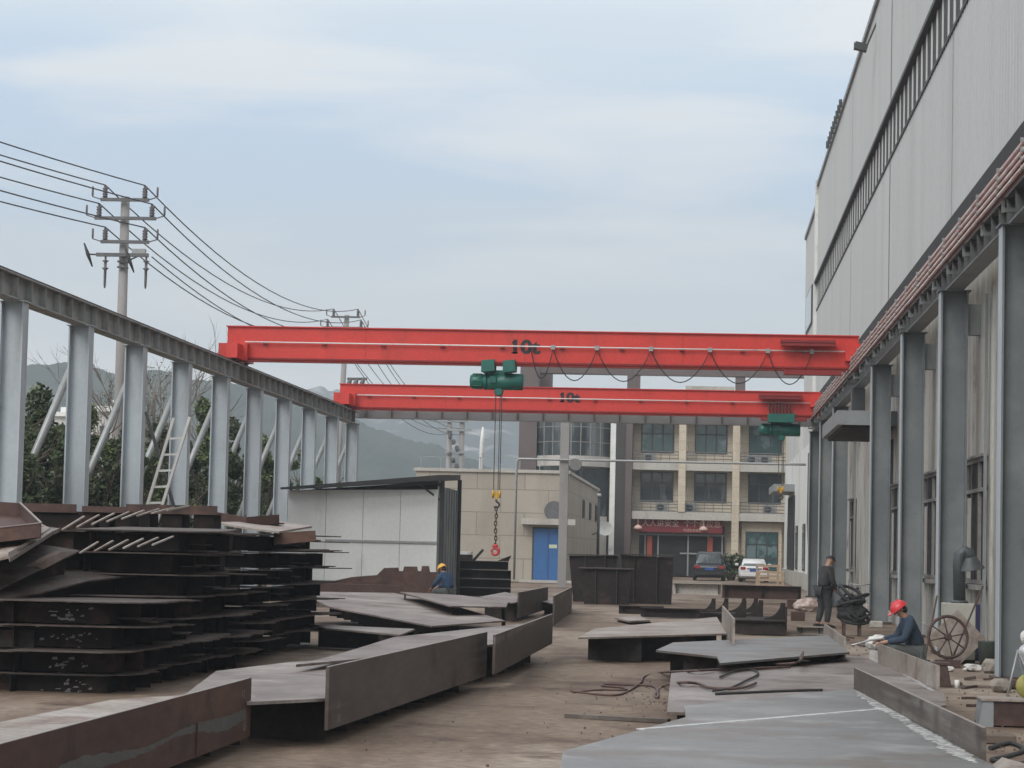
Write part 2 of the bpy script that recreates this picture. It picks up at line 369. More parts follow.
hill('far_hill', 1700, [(-200,410),(120,396),(230,386),(300,389),(380,393),(450,391),(520,396),(620,408),(700,430),(900,470),(1200,520)], 800, 'hill_far', 'hazy blue mountain beyond the yard with pale clearings', 5, 5.1, 4)

# ------------------------------------------------------------------ workshop hall on the right
XU, XW = 5.3, 5.12           # upper cladding plane, lower wall plane
YC = [35.9,45.0,53.6,63.0,72.2,81.2,90.0,98.4]   # column stations 35.0 ... 95.6
def corrugated(b, x, y0, y1, z0, z1, period=.3, depth=.03, sgn=-1):
    prof = []; y = y0
    while y < y1:
        for t,d in ((0,0),(.55,0),(.65,1),(.9,1)):
            yy = y+t*period
            if yy < y1: prof.append((yy,d))
        y += period
    prof.append((y1,0))
    lo = [b.bm.verts.new((x+sgn*d*depth,y,z0)) for y,d in prof]; hi = [b.bm.verts.new((x+sgn*d*depth,y,z1)) for y,d in prof]
    for i in range(len(prof)-1): b.bm.faces.new((lo[i],lo[i+1],hi[i+1],hi[i]))
    return b
hall = thing('workshop_hall','tall grey metal clad workshop hall with a long strip window','building',(XU,65,0))
YH0, YH1 = 24.0, 113.5
ZR = 19.1; ZS0, ZS1 = 13.27, 14.45; ZL = 8.93
b = corrugated(MB(), XU, YH0, YH1, ZS1+.12, ZR, .42, .014); b.build('upper_wall','cladding_grey',hall)
b = corrugated(MB(), XU, YH0, YH1, ZL, ZS0-.02, .42, .014); b.build('middle_wall','cladding_grey',hall)
MB().box(XU+.03,XU+30,YH0,YH1-.02,.0,ZR-.15).build('core','opening_dark',hall)
MB().box(XU-.10,XU+30,YH0,YH1,ZR,ZR+.18).build('roof_edge','steel_grey_mid',hall)
b = MB().box(XU-.16,XU+.02,YH0,YH1,ZS1,ZS1+.12); b.box(XU-.045,XU+.02,YH0,YH1,ZS0-.1,ZS0-.02); b.build('strip_flashing','black_steel',hall)
sw = MB().box(XU-.0,XU+.025,YH0,YH1-.05,ZS0-.02,ZS1).build('strip_window','strip_panel',hall)
y = YH0+.4
while y < YH1-.3:
    MB().box(XU-.018,XU-.002,y,y+.30,ZS0-.015,ZS1-.005).build('mullion','cladding_white',sw); y += 1.3
# vertical panel joints and the white corner strip at the far end of the high block
for y in (52,69.5,87.5): MB().box(XU-.020,XU-.0145,y,y+.10,ZL+.02,ZR-.02).build('panel_joint','steel_grey_mid',hall)
MB().box(XU-.14,XU+.02,YH1,YH1+.7,4,ZR+.3).build('corner_strip','white_trim',hall)
# eave brackets on the roof edge
for k in range(9): MB().box(XU-.22,XU-.101,93+k*1.2,93.25+k*1.2,ZR+.02,ZR+.3).build('eave_bracket','frame_dark',hall)
# lower wall, with window and door openings left free
wins = [YC[1]-1.45, YC[2]-1.3, YC[3]-1.3, YC[5]-1.6, YC[0]-1.3]
WB, WT, WL = 1.30, 3.60, 3.2
opens = sorted([(y,y+WL,WB,WT) for y in wins]+[(YC[3]+.9,YC[3]+6.9,0,4.9)])
b = MB(); y = YH0
for (o0,o1,z0,z1) in opens:
    corrugated(b,XW,y,o0,.25,ZL-.45,.9,.022)
    corrugated(b,XW,o0,o1,z1,ZL-.45,.9,.022)
    if z0 > .3: corrugated(b,XW,o0,o1,.25,z0,.9,.022)
    y = o1
corrugated(b,XW,y,YH1,.25,ZL-.45,.9,.022)
b.build('lower_wall','cladding_lower',hall)
MB().box(XW+.02,XU+.02,YH0,YH1,ZL-.44,ZL-.02).build('recess_shade','opening_dark',hall)  # near-black strip paints in the shade of the recess below the upper cladding
MB().box(XW-.06,XW+.1,YH0,YH1,0,.26).build('plinth','pale_concrete',hall)
for y0 in wins:
    f = MB()
    for yy in (y0,y0+1.07,y0+2.13,y0+WL-.07): f.box(XW-.05,XW+.05,yy,yy+.07,WB,WT)
    for z in (WB,WT-.62,WT-.07): f.box(XW-.056,XW+.055,y0,y0+WL,z,z+.07)
    f.box(XW-.12,XW-.06,y0-.05,y0+WL+.05,WT,WT+.05)
    fo = f.build('window','window_frame',hall)
    MB().box(XW+.012,XW+.02,y0+.04,y0+WL-.04,WB+.03,WT-.03).build('pane','opening_dark',fo)
    MB().box(XW-.20,XW+.0,y0-.1,y0+WL+.1,WB-.10,WB-.012).build('sill','window_frame',fo)
    for k in (2,): MB().box(XW-.03,XW+.0,y0+.10+k*1.07,y0+.95+k*1.07,WB+.08,WT-.7).build('sash','cladding_lower',fo)
d = MB().box(XW+.12,XW+.17,YC[3]+.9,YC[3]+6.9,.02,4.9).build('doorway','opening_dark',hall)
# rust weep strips below the windows / pilasters beside the columns
for yc in YC[:4]+YC[5:]: MB().box(XW-.10,XW-.05,yc-1.72,yc-1.60,.26,6.5).build('down_pipe','steel_grey_mid',hall)
yn, yf = 63.6, 71.6
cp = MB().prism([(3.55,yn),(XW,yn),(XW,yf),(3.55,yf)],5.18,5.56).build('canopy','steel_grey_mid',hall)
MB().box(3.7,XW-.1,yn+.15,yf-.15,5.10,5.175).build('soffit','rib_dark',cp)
# lower far block of the hall, then the white low hall past it
blk = thing('hall_annexe','grey clad lower end block of the workshop hall with a dark window','building',(XU+.25,YH1+10,0))
YB1 = 131.0
b = corrugated(MB(), XU+.2, YH1+.75, YB1, 3.5, ZR-.3, .42, .03); b.box(XU+.24,XU+25,YH1+.75,YB1,0,ZR-.35); b.build('wall','cladding_grey',blk)
MB().box(XU+.08,XU+25,YH1+.72,YB1,ZR-.3,ZR-.1).build('roof_edge','steel_grey_mid',blk)
fo = MB().box(XU+.12,XU+.165,YB1-9,YB1-2.5,13.4,15.4).build('window','frame_dark',blk)
MB().box(XU+.10,XU+.118,YB1-8.8,YB1-2.7,13.5,15.3).build('pane','glass_dark',fo)
wh = thing('white_hall','white low metal hall beyond the grey clad workshop hall','building',(XU,130,0))
Yw0, Yw1 = YC[7]+1.4, 148
b = corrugated(MB(), XU-.15, Yw0, Yw1, .8, 7.0, .9, .05); b.box(XU-.10,XU+18,YB1+.1,Yw1,0,9.8); b.build('wall','cladding_white',wh)
MB().box(XU-.3,XU+.0,Yw0,Yw1,0,.8).build('plinth','pale_concrete',wh)
b = MB().prism([(XU-.35,YB1+.1),(XU+18,YB1+.1),(XU+18,Yw1+.4),(XU-.35,Yw1+.4)],9.82,[10.0,13,13,10.0]); b.build('roof','steel_grey_mid',wh)
for (y0,z0,z1) in ((100.5,1.0,3.3),(107.5,1.0,3.3),(118,.9,3.2),(127,.9,3.2),(139,.9,3.2)):
    fo = MB().box(XU-.23,XU-.205,y0,y0+2.6,z0,z1).build('window','frame_dark',wh)
    MB().box(XU-.245,XU-.235,y0+.1,y0+2.5,z0+.1,z1-.1).build('pane','glass_dark',fo)
cp = MB().box(3.95,XU-.2,132,141,5.1,5.5).build('canopy','steel_grey_mid',wh)
MB().box(XU-.26,XU-.205,131.5,140.5,.1,4.9).build('doorway','opening_dark',wh)
MB().tube([(XU-.33,112,6.4),(XU-.34,112,3.2),(XU-.36,110.5,2.3),(XU-.36,108.8,1.0)],.06,8).build('down_pipe','duct',wh)

# ------------------------------------------------------------------ crane runways
ZB0, ZB1 = 6.42, 6.92
def h_column(b, x, y, z0, z1, depth, width, tf=.03):
    b.box(x-depth/2,x-depth/2+tf,y-width/2,y+width/2,z0,z1); b.box(x+depth/2-tf,x+depth/2,y-width/2,y+width/2,z0,z1)
    b.box(x-depth/2+tf,x+depth/2-tf,y-.012,y+.012,z0,z1)
def i_beam(b, x, y0, y1, z0, z1, w, sp, tf=.03):
    b.box(x-w/2,x+w/2,y0,y1,z0,z0+tf); b.box(x-w/2,x+w/2,y0,y1,z1-tf,z1); b.box(x-.012,x+.012,y0,y1,z0+tf,z1-tf)
    y = y0+sp*.4
    while y < y1:
        b.box(x-w/2+.02,x-.0125,y-.01,y+.01,z0+tf+.001,z1-tf-.001); b.box(x+.0125,x+w/2-.02,y-.01,y+.01,z0+tf+.001,z1-tf-.001); y += sp
XR, XL = 4.63, -13.67
ZR0, ZR1 = 6.72, 7.2
rr = thing('crane_runway','dark grey steel crane runway on columns along the workshop wall','crane runway',(XR,60,0))
b = MB(); i_beam(b,XR,24,YC[7]+.3,ZR0,ZR1,.32,.98); bm_ = b.build('runway_beam','steel_grey_mid',rr)
MB().box(XR-.04,XR+.04,24,YC[7]+.3,ZR1+.001,ZR1+.08).build('rail','black_steel',bm_)
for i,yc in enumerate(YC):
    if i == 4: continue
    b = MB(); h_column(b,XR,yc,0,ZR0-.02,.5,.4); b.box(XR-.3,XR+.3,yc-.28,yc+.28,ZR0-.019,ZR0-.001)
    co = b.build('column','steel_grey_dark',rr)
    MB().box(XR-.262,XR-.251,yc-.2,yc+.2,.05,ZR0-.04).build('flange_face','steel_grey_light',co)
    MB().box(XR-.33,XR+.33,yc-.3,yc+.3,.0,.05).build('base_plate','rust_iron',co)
    b = MB().box(XR+.20,XW+.02,yc-.12,yc+.12,5.9,ZB0+.05); b.build('wall_tie','steel_grey_mid',co)
yc = YC[4]
MB().bar((XR,yc,5.58),(XR,yc,ZR0-.002),.4,.4).build('column','steel_grey_dark',rr)

cb = thing('conductor_rail','four pinkish copper conductor bars on brackets along the workshop runway','conductor rail',(4.2,60,ZB0))
for k in range(4):
    b = MB(); z = 6.99+.125*k; pts = [(4.2+.012*k,y,z) for y in range(26,int(YC[7])+2,6)]
    b.tube(pts,.028,6); bo = b.build('conductor_bar','copper_bar',cb); MB().box(4.236,4.246,26,YC[7]+1,z-.062,z+.060).build('insulating_strip','hook_dark',bo)
y = 27.0
while y < YC[7]+.5:
    b = MB().box(4.28,XR-.17,y-.03,y+.03,ZR0+.04,ZR0+.1); b.box(4.25,4.29,y-.02,y+.02,ZR0+.03,7.42)
    for k in range(4):
        z = 6.99+.125*k; b.box(4.17,4.25,y-.012,y+.012,z-.034,z+.034)
    b.build('bracket','steel_grey_mid',cb); y += 2.6

rl = thing('crane_runway','light grey open air crane runway on braced columns before the trees','crane runway',(XL,75,0))
SL = .158e-3*13.67*F
SL = 5.18
YL = [46.6+SL*i for i in range(-1,10)]
b = MB(); i_beam(b,XL,YL[0]-8,YL[-1]+.5,ZB0,ZB1,.34,SL/5.0); bm_ = b.build('runway_beam','runway_paint',rl)
MB().box(XL-.04,XL+.04,YL[0]-8,YL[-1]+.5,ZB1+.001,ZB1+.08).build('rail','black_steel',bm_)
for i,yc in enumerate(YL):
    b = MB(); h_column(b,XL,yc,0,ZB0-.02,.47,.38); b.box(XL-.28,XL+.28,yc-.25,yc+.25,ZB0-.019,ZB0-.001)
    co = b.build('column','steel_grey_light',rl)
    MB().tube([(XL-.18,yc+.3,5.75),(XL-2.45,yc+.3,.05)],.085,10).tube([(XL-.18,yc+.3,5.75),(XL-.1,yc+.1,5.9)],.1,8).build('brace','galvanised',co)
    MB().box(XL-.33,XL+.33,yc-.3,yc+.3,.0,.05).build('base_plate','rust_iron',co)
# cross beam beyond the second crane
tb = thing('cross_beam','grey steel cross beam tying both runways beyond the second crane','beam',(-4.5,YL[-1]+1.0,6.95))
yt = YL[-1]+.9
b = MB().box(XL-.3,XR+.2,yt-.02,yt+.02,6.72,7.36); b.box(XL-.3,XR+.2,yt-.16,yt+.16,6.69,6.72); b.box(XL-.3,XR+.2,yt-.16,yt+.16,7.36,7.39)
b.build('girder','steel_grey_mid',tb)
b = MB()
for k in range(18):
    x = XL+.4+k; b.box(x-.01,x+.01,yt-.15,yt-.021,6.725,7.355)
b.build('stiffener','steel_grey_mid',tb)

# ------------------------------------------------------------------ overhead cranes
def crane(Y, z0, z1, label, hoist_x, t_px, t_h, shelf, festoon):
    c = thing('overhead_crane',label,'crane',(-4.5,Y,ZB1+.08), group='red overhead cranes')
    xa, xb = -14.17, 4.47
    g = MB(); yy = Y-.28
    g.box(xa+.15,xb,Y-.26,Y+.26,z0+.06,z1-.03)                       # box girder
    g.box(xa+.12,xb+.02,Y-.33,Y+.33,z1-.03,z1)                       # top flange
    g.box(xa+.5,xb-.35,Y-.17,Y+.17,z0,z0+.059)                       # bottom flange
    go = g.build('girder','crane_red',c)
    MB().box(xa+.3,xb-.1,Y-.272,Y-.261,z0+.075,z0+.11).build('web_seam','crane_red_dark',go)
    for xj in (-9.9,-5.2,-.6,2.6): MB().box(xj-.018,xj+.018,Y-.268,Y-.261,z0+.12,z1-.04).build('web_joint','crane_red_dark',go) if False else MB().box(xj-.012,xj+.012,Y-.266,Y-.2605,z0+.12,z1-.04).build('web_joint','crane_joint',go)
    for xx,zr0 in ((XL,ZB1+.08),(XR,ZR1+.08)):
        e = MB().box(xx-.16,xx+.16,Y-1.3,Y+1.3,zr0+.07,zr0+.50); e.box(xx-.55,xx+.30,Y-.55,Y-.262,zr0+.05,zr0+.55)
        eo = e.build('end_truck','crane_red',c, bevel=.0)
        for yw in (Y-.95,Y+.95):
            MB().lathe([(.17,-.05),(.17,.05)],(xx,yw,zr0+.17),(1,0,0),18).build('wheel','black_steel',eo)
    b = MB().box(xa+.2,xa+1.5,Y-.5,Y-.27,z0-.03,z0+.01); b.build('end_step','crane_red_dark',c)
    # cable rail with clips
    zr = z0+.56
    MB().tube([(xa+.7,Y-.36,zr),(xb-.25,Y-.36,zr)],.022,6).build('cable_rail','white_trim',c)
    b = MB()
    k = 0; x = xa+1.3
    while x < xb-.4: b.box(x-.07,x+.07,Y-.37,Y-.262,zr-.06,zr-.02); x += 1.75
    b.build('rail_clip','crane_red_dark',c)
    # switch cover: shelf with hanging sheet near the right end
    x0 = at(shelf[0],350,Y).x; x1 = at(shelf[1],350,Y).x
    sh = MB().box(x0,x1,Y-.75,Y-.27,z0+.78,z0+.86).build('guard_shelf','crane_red_dark',c)
    MB().box(x0,x1,Y-.72,Y-.69,z0+.68,z0+.779).build('shelf_lip','crane_red_dark',sh)
    b = MB().box(x0+.1,xb-.5,Y-.55,Y-.18,z0-.14,z0-.001); b.build('drive_platform','crane_red_dark',c)
    if t_px:
        p = at(t_px[0],t_px[1],Y-.27); 
        text('10t',t_h,'black_paint',c,Matrix.Translation((p.x,Y-.266,p.z)) @ FACE_CAM @ Matrix.Diagonal((1.22,1,1,1)), bold=.022)
    if festoon:
        pts = []
        for i in range(len(festoon)-1):
            xA, xB = festoon[i], festoon[i+1]; dip = .95 if i else .9
            for k in range(12):
                t = k/12; x = xA+(xB-xA)*t
                pts.append((at(x,350,Y-.38).x, Y-.38-.03*math.sin(t*math.pi), zr-.03-dip*math.sin(math.pi*t)**.8))
        pts.append((at(festoon[-1],350,Y-.38).x,Y-.38,zr-.03))
        MB().tube(pts,.016,5).build('festoon_cable','black_paint',c)
        b = MB()
        for x in festoon[1:]:
            q = at(x,350,Y-.37); b.box(q.x-.06,q.x+.06,Y-.42,Y-.33,zr-.08,zr+.05)
        b.build('cable_trolley','galvanised',c)
    return c, Y, z0
def hoist(label, px, Y, z0, zhook, rope_dx=.09, big=False):
    x = at(px,380,Y).x
    h = thing('hoist',label,'hoist',(x,Y,z0-.62), group='green rope hoists')
    zc = z0-.46
    b = MB().lathe([(.21,-.42),(.245,-.40),(.245,.62),(.22,.64)],(x+.12,Y-.0,zc),(1,0,0),24); b.build('drum','hoist_green',h)
    b = MB().lathe([(.02,-.40),(.17,-.38),(.225,-.30),(.225,0),(.19,.02),(.25,.04),(.25,.12)],(x-.42,Y,zc),(1,0,0),24)
    for k in range(10):
        a = k*math.pi/5; b.box(x-.72,x-.46,Y+.228*math.cos(a)-.012,Y+.228*math.cos(a)+.012,zc+.228*math.sin(a)-.012,zc+.228*math.sin(a)+.012)
    b.build('motor','hoist_green',h)
    b = MB()
    for dx,w in ((-.26,.26),(.36,.24)):
        b.obox((x+dx,Y-.30,z0-.02),(w/2+.06,0,.02),(0,.13,0),(0,0,.17)); b.obox((x+dx,Y+.30,z0-.02),(w/2+.06,0,.02),(0,.05,0),(0,0,.16))
        b.box(x+dx-.05,x+dx+.05,Y-.28,Y+.28,z0-.24,z0-.185)
    b.build('trolley','hoist_green',h)
    if big:
        b = MB().box(x-.50,x+.52,Y-.62,Y-.45,z0-.20,z0+.12)
        b.build('junction_box','hoist_green',h)
        b = MB()
        for k in range(7): b.tube([(x-.42+k*.13,Y-.5,z0+.5),(x-.44+k*.13,Y-.54,z0+.3),(x-.40+k*.13,Y-.53,z0+.124)],.03,5)
        b.build('cable_bundle','rubber',h)
    b = MB().box(x-.34,x+.42,Y-.10,Y+.10,zc+.13,z0-.13); b.build('suspension_frame','hoist_green',h)
    b = MB().box(x-.2,x-.02,Y-.29,Y-.20,zc-.05,zc+.14); b.build('control_box','hoist_green',h)
    b = MB().lathe([(.10,-.08),(.135,-.06),(.135,.06),(.10,.08)],(x+.05,Y-.05,zc-.30),(0,1,0),18); b.box(x-.03,x+.13,Y-.1,Y+.02,zc-.22,zc-.1); b.build('rope_guide','hoist_green',h)
    b = MB()
    for dx in (-rope_dx,rope_dx): b.tube([(x+.05+dx,Y,zc-.05),(x+.05+dx,Y,zhook+.12)],.014,5)
    b.tube([(x+.05+rope_dx-.05,Y,zc-.05),(x+.05+rope_dx-.05,Y,zhook+.12)],.012,5)
    b.build('wire_rope','rope',h)
    b = MB()
    for dx in (-.10,.10): b.lathe([(.05,-.03),(.12,-.025),(.12,.025),(.05,.03)],(x+.05+dx,Y,zhook),(1,0,0),18)
    b.box(x-.07,x+.17,Y-.05,Y+.05,zhook-.05,zhook+.05); b.box(x+.01,x+.09,Y-.05,Y+.05,zhook-.16,zhook-.05)
    hb = b.build('hook_block','yellow_paint',h)
    pts = [(x+.05,Y,zhook-.15),(x+.05,Y,zhook-.22)]+[(x+.05+.085*math.sin(a),Y,zhook-.32+.085*math.cos(a)) for a in [R(v) for v in range(20,260,24)]]
    MB().tube(pts,[.03,.03]+[.032]*4+[.028]*(len(pts)-7)+[.014],8).build('hook','rope',hb)
    return x+.05, zhook-.40
c1, Y1, zg = crane(70.0,7.05,8.09,'nearer red overhead crane girder marked 10t spanning the yard',0,(524.5,347.5),.54,(780,834),(531,553,597,651,710,768,812))
c2, Y2, zg2 = crane(92.3,6.92,7.92,'farther red overhead crane girder marked 10t with its hoist near the workshop',0,(569,398),.50,(759,802),None)
hx, hz = hoist('green rope hoist on the nearer crane holding a chain',497.5,Y1,zg,at(499,494,Y1).z)
hoist('dark green rope hoist on the farther crane near the workshop',781,Y2,zg2,at(783,489,Y2).z,big=True)
# chain with a red hook hanging from the first hook
ch = thing('chain_sling','rusty chain with a red grab hook hanging from the yellow hook block','chain',(hx,Y1,hz-1.5))
b = MB(); z = hz+.04; k = 0
zend = at(498,546,Y1).z
while z > zend:
    ax = (1,0,0) if k%2 else (.3,1,0)
    L = Vector((0,0,.075)); off = Vector((0,.03,0)) if k%2 else Vector((.03,0,0))
    c0 = Vector((hx+.01*math.sin(k),Y1,z-.07))
    pts = [c0+L*math.cos(t)+off*math.sin(t)*1.3 for t in [2*math.pi*j/10 for j in range(11)]]
    b.tube(pts,.017,5,cap=False); z -= .108; k += 1
b.build('chain','rust_iron',ch)
pts = [(hx,Y1,zend+.02),(hx,Y1,zend-.05)]+[(hx+.10*math.sin(a),Y1,zend-.16+.10*math.cos(a)) for a in [R(v) for v in range(10,270,22)]]
b = MB().tube(pts,[.04,.05]+[.05]*5+[.04]*(len(pts)-8)+[.02],8); b.ball((hx,Y1,zend+.0),(.09,.06,.07),2)
b.tube([(hx,Y1,zend-.02),(hx-.11,Y1,zend-.14),(hx-.06,Y1,zend-.27)],[.03,.035,.02],8)
b.build('grab_hook','hook_red',ch)

# ------------------------------------------------------------------ office block across the end of the yard
YO = F/15.0
def ox(px): return (px-700-2)/15.0
zf = [0.0, 4.02, 7.3, 10.75]
off = thing('office_building','beige three storey office block with balconies and brown piers','building',(0,YO,0))
xl, xr = ox(519), ox(800)
MB().box(ox(633),xr,YO+1.5,YO+14,.02,11.0).box(xl,ox(633),YO+1.5,YO+14,.02,11.0).build('wall','cream_wall',off) if False else None
b = MB().box(ox(633)-.01,xr,YO+1.5,YO+14,.02,10.9); b.build('wall','cream_wall',off)
b = MB().box(ox(600),ox(633)-.02,YO+.6,YO+14,.02,10.9); b.build('stair_wall','charcoal_pier',off)
b = MB()
for z in (zf[1],zf[2]): b.box(ox(633)+.02,xr,YO-.12,YO+1.49,z-.25,z+.27)
b.box(ox(633)+.02,xr,YO-.1,YO+1.49,10.35,11.35); b.box(ox(600),xr,YO+.5,YO+14.1,10.901,11.34)
b.build('floor_slab','pale_concrete',off)
b = MB()
for px,zz in ((683,zf[1]+.28),(736.5,0),(789,0)): b.box(ox(px)-.25,ox(px)+.22,YO-.2,YO+.4,zz,11.37)
b.build('pier','cream_wall',off)
b = MB().box(ox(626.5),ox(633),YO-.3,YO+.6,0,14.0); b.box(ox(519),ox(537),YO-.1,YO+2.2,0,14.0)
b.box(ox(525)+.3,ox(548),YO+3,YO+4,11.0,14.0); b.box(ox(628),ox(638),YO+3,YO+4,11.2,14.0); b.box(ox(735),ox(745),YO+3,YO+4,11.2,14.0)
b.box(ox(525),xr+6,YO+2.9,YO+4.1,13.6,14.01)
b.build('roof_frame','brown_pier',off)
MB().box(ox(616.5),ox(626.4),YO-.1,YO+.59,0,12).build('dark_pier','charcoal_pier',off)
MB().box(ox(684),ox(735),YO+7.5,YO+11,11.35,13.2).build('roof_house','pale_concrete',off)
# windows on the two balcony floors and the ground floor
def window(x0,x1,z0,z1,y,glass,rows,cols,parent):
    f = MB(); t = .085
    f.box(x0,x1,y-.06,y-.002,z0,z0+t+.02); f.box(x0,x1,y-.06,y-.002,z1-t,z1)
    for i in range(cols+1):
        xx = x0+(x1-x0-t)*i/cols; f.box(xx,xx+t,y-.05,y-.003,z0+.01,z1-.01)
    for rz in rows: f.box(x0,x1,y-.055,y-.004,z0+(z1-z0)*rz,z0+(z1-z0)*rz+t)
    fo = f.build('window','frame_dark',parent)
    MB().box(x0+.02,x1-.02,y-.025,y-.001,z0+.02,z1-.02).build('pane',glass,fo)
    return fo
for (pa,pb) in ((641,674),(695,727.5),(749,782)):
    for z,g in ((zf[2],'glass_teal'),(zf[1],'glass_dark')):
        window(ox(pa),ox(pb),z+.95,z+2.95,YO+1.5,g,(.62,),3,off)
window(ox(747),ox(779.5),.5,3.1,YO+.6,'glass_teal',(.3,.66),3,off)
MB().box(ox(743),ox(783),YO+.601,YO+1.49,.02,3.7).build('bay_wall','cream_wall',off)
for z in (zf[1],zf[2]):
    for pa,pb in ((634,679.5),(687,733),(740.5,786)):
        b = MB(); x0, x1 = ox(pa), ox(pb)
        for dz in (.30,.52,.74,.96): b.bar((x0,YO+.05,z+.02+dz),(x1,YO+.05,z+.02+dz),.06)
        n = 5
        for i in range(n+1): xx = x0+.03+(x1-x0-.06)*i/n; b.bar((xx,YO+.05,z+.28),(xx,YO+.05,z+1.02),.04)
        b.build('railing','frame_grey',off)
# air conditioner units on the balconies
for px,z in ((650,zf[2]),(753,zf[2]),(766,zf[2]),(663,zf[1]),(692,zf[1]),(770,zf[1])):
    x = ox(px)
    u = MB().box(x-.4,x+.4,YO+.6,YO+.95,z+.28,z+.88).build('air_conditioner','galvanised',off)
    MB().lathe([(.24,-.01),(.24,.0)],(x-.08,YO+.59,z+.58),(0,1,0),16).build('fan_grille','frame_dark',u)
# curved glazed bay with white sill slab and lower glazing
cx, hw = ox(573), (ox(611)-ox(536))/2
def arc(r, n=16, sag=1.3):
    return [(cx+r*math.sin(t), YO+.6-sag*(math.cos(t)-math.cos(R(70)))/(1-math.cos(R(70)))) for t in [R(-90+180*i/n) for i in range(n+1)]]
def curved(z0,z1,r,mat,name,par,sag=2.3):
    b = MB(); a = [(cx+r*(-1+2*i/16), YO+.4-sag*(1-((-1+2*i/16)**2))) for i in range(17)]
    b.prism(a+[(cx+r,YO+1.0),(cx-r,YO+1.0)],z0,z1); return b.build(name,mat,par)
gl = curved(7.85,10.75,hw,'glass_dark','curved_glazing',off)
b = MB()
for i in range(0,17,2):
    t = -1+2*i/16; x, y = cx+hw*t, YO+.4-2.3*(1-t*t); b.box(x-.035,x+.035,y-.05,y+.03,7.86,10.74)
for z in (8.75,9.75):
    for i in range(16):
        t, u = -1+2*i/16, -1+2*(i+1)/16
        b.bar((cx+hw*t,YO+.385-2.3*(1-t*t),z),(cx+hw*u,YO+.385-2.3*(1-u*u),z),.05,.06)
b.build('mullion','window_frame',gl)
curved(7.15,7.84,hw+.1,'pale_concrete','bay_sill',off); curved(10.76,11.3,hw+.1,'pale_concrete','bay_parapet',off)
curved(3.9,7.1,hw-.15,'glass_dark','lower_glazing',off,.9); curved(.1,3.88,hw-.15,'pale_concrete','bay_base',off,.9)
MB().box(ox(611),ox(616.3),YO-.15,YO+.59,0,11).build('bay_frame','white_trim',off)
# entrance: canopy slab, banner, couplets, dark doors
b = MB().box(ox(641),ox(726),YO+1.2,YO+1.45,.05,3.4); en = b.build('entrance','opening_dark',off)
b = MB()
for px in (647,660,690,710,724): b.box(ox(px)-.05,ox(px)+.05,YO+1.1,YO+1.19,.05,2.75)
b.box(ox(641),ox(726),YO+1.08,YO+1.18,2.72,2.86); b.box(ox(682),ox(704),YO+1.05,YO+1.12,1.5,1.6)
b.build('door_frame','galvanised',en)
for px in (651.5,712): MB().box(ox(px)-.17,ox(px)+.17,YO+.95,YO+.99,.9,2.65).build('couplet','couplet_red',en)
bn = thing('banner','red cloth banner with pale writing hung over the office entrance','banner',(ox(682),YO+.4,2.9))
MB().box(ox(638),ox(724),YO+.38,YO+.42,2.92,3.78).build('cloth','banner_red',bn)
text('人人讲安全  个个会应急',.50,'letters_pale',bn,Matrix.Translation((ox(683),YO+.37,3.5)) @ FACE_CAM, bold=.004)
text('畅通生命通道',.20,'letters_pale',bn,Matrix.Translation((ox(694),YO+.37,3.08)) @ FACE_CAM)
for i,px in enumerate((640,705)):
    l = MB().lathe([(.05,.0),(.30,.06),(.27,.2),(.05,.34)],(ox(px),YO-.1,3.05),(0,0,1),14); l.bar((ox(px),YO-.1,3.4),(ox(px),YO-.1,3.78),.03)
    solo(l,'lantern','letters_pale',('pale round lantern at the left end of the red banner','pale round lantern near the right end of the red banner')[i],'lantern',group='entrance lanterns')
# potted shrubs by the entrance are built with the other plants below

# ------------------------------------------------------------------ beige annexe in front of it
YA = F/20.0
def axx(px): return (px-700+1)/20.0
ann = thing('tiled_annexe','beige tiled single storey annexe with a blue double door','building',(-10,YA,0))
xa0, xa1 = axx(413), -6.65
za = 5.45
b = MB().box(xa0,xa1,YA,F/15.35,0,za); b.build('wall','beige_tile',ann)
MB().box(xa0-.12,xa1+.1,YA-.12,F/15.35,za+.001,za+.16).build('coping','pale_concrete',ann)
b = MB()
for k in range(8): b.bar((xa0+.2+k*1.0,YA+.3,za+.16),(xa0+.2+k*1.0,YA+.3,za+.75),.035)
b.bar((xa0+.1,YA+.3,za+.74),(xa0+7.4,YA+.3,za+.74),.035); b.build('roof_railing','galvanised',ann)
d0, d1 = axx(533.5), axx(563)
dr = MB().box(d0-.09,d1+.09,YA-.05,YA-.002,0,2.75).build('door_frame','frame_dark',ann)
for i in (0,1):
    m = (d0+d1)/2; x0, x1 = ((d0,m-.012),(m+.012,d1))[i]
    lf = MB().box(x0,x1,YA-.10,YA-.051,.03,2.68).build('door','door_blue',ann)
    MB().box(x0+.08,x1-.08,YA-.112,YA-.101,.2,2.5).build('door_panel','door_blue',lf)
MB().box(m+.02,m+.42,YA-.125,YA-.113,1.72,1.90).build('door_sign','sign_pale',ann)
MB().box(axx(521),axx(575),YA-.7,YA-.002,2.88,3.18).build('door_canopy','pale_concrete',ann)
MB().lathe([(.5,-.10),(.5,-.002)],(axx(553),YA,at(553,511,YA).z),(0,1,0),28).build('round_vent','frame_grey',ann)
b = MB().box(axx(521),axx(575),YA-1.4,YA-.01,0,.12); b.build('step','pale_concrete',ann)
for px in (583.5,590.2,596):
    s = (px-700.5)/xa1; yy = F/s
    fo = MB().box(xa1+.002,xa1+.04,yy-1.1,yy+1.1,3.45,4.5).build('window','frame_dark',ann)
    MB().box(xa1+.041,xa1+.05,yy-1.0,yy+1.0,3.52,4.42).build('pane','opening_dark',fo)
sd = thing('satellite_dish','small white dish on a bracket at the rear corner of the annexe','satellite dish',(axx(600),YA+30,2.4))
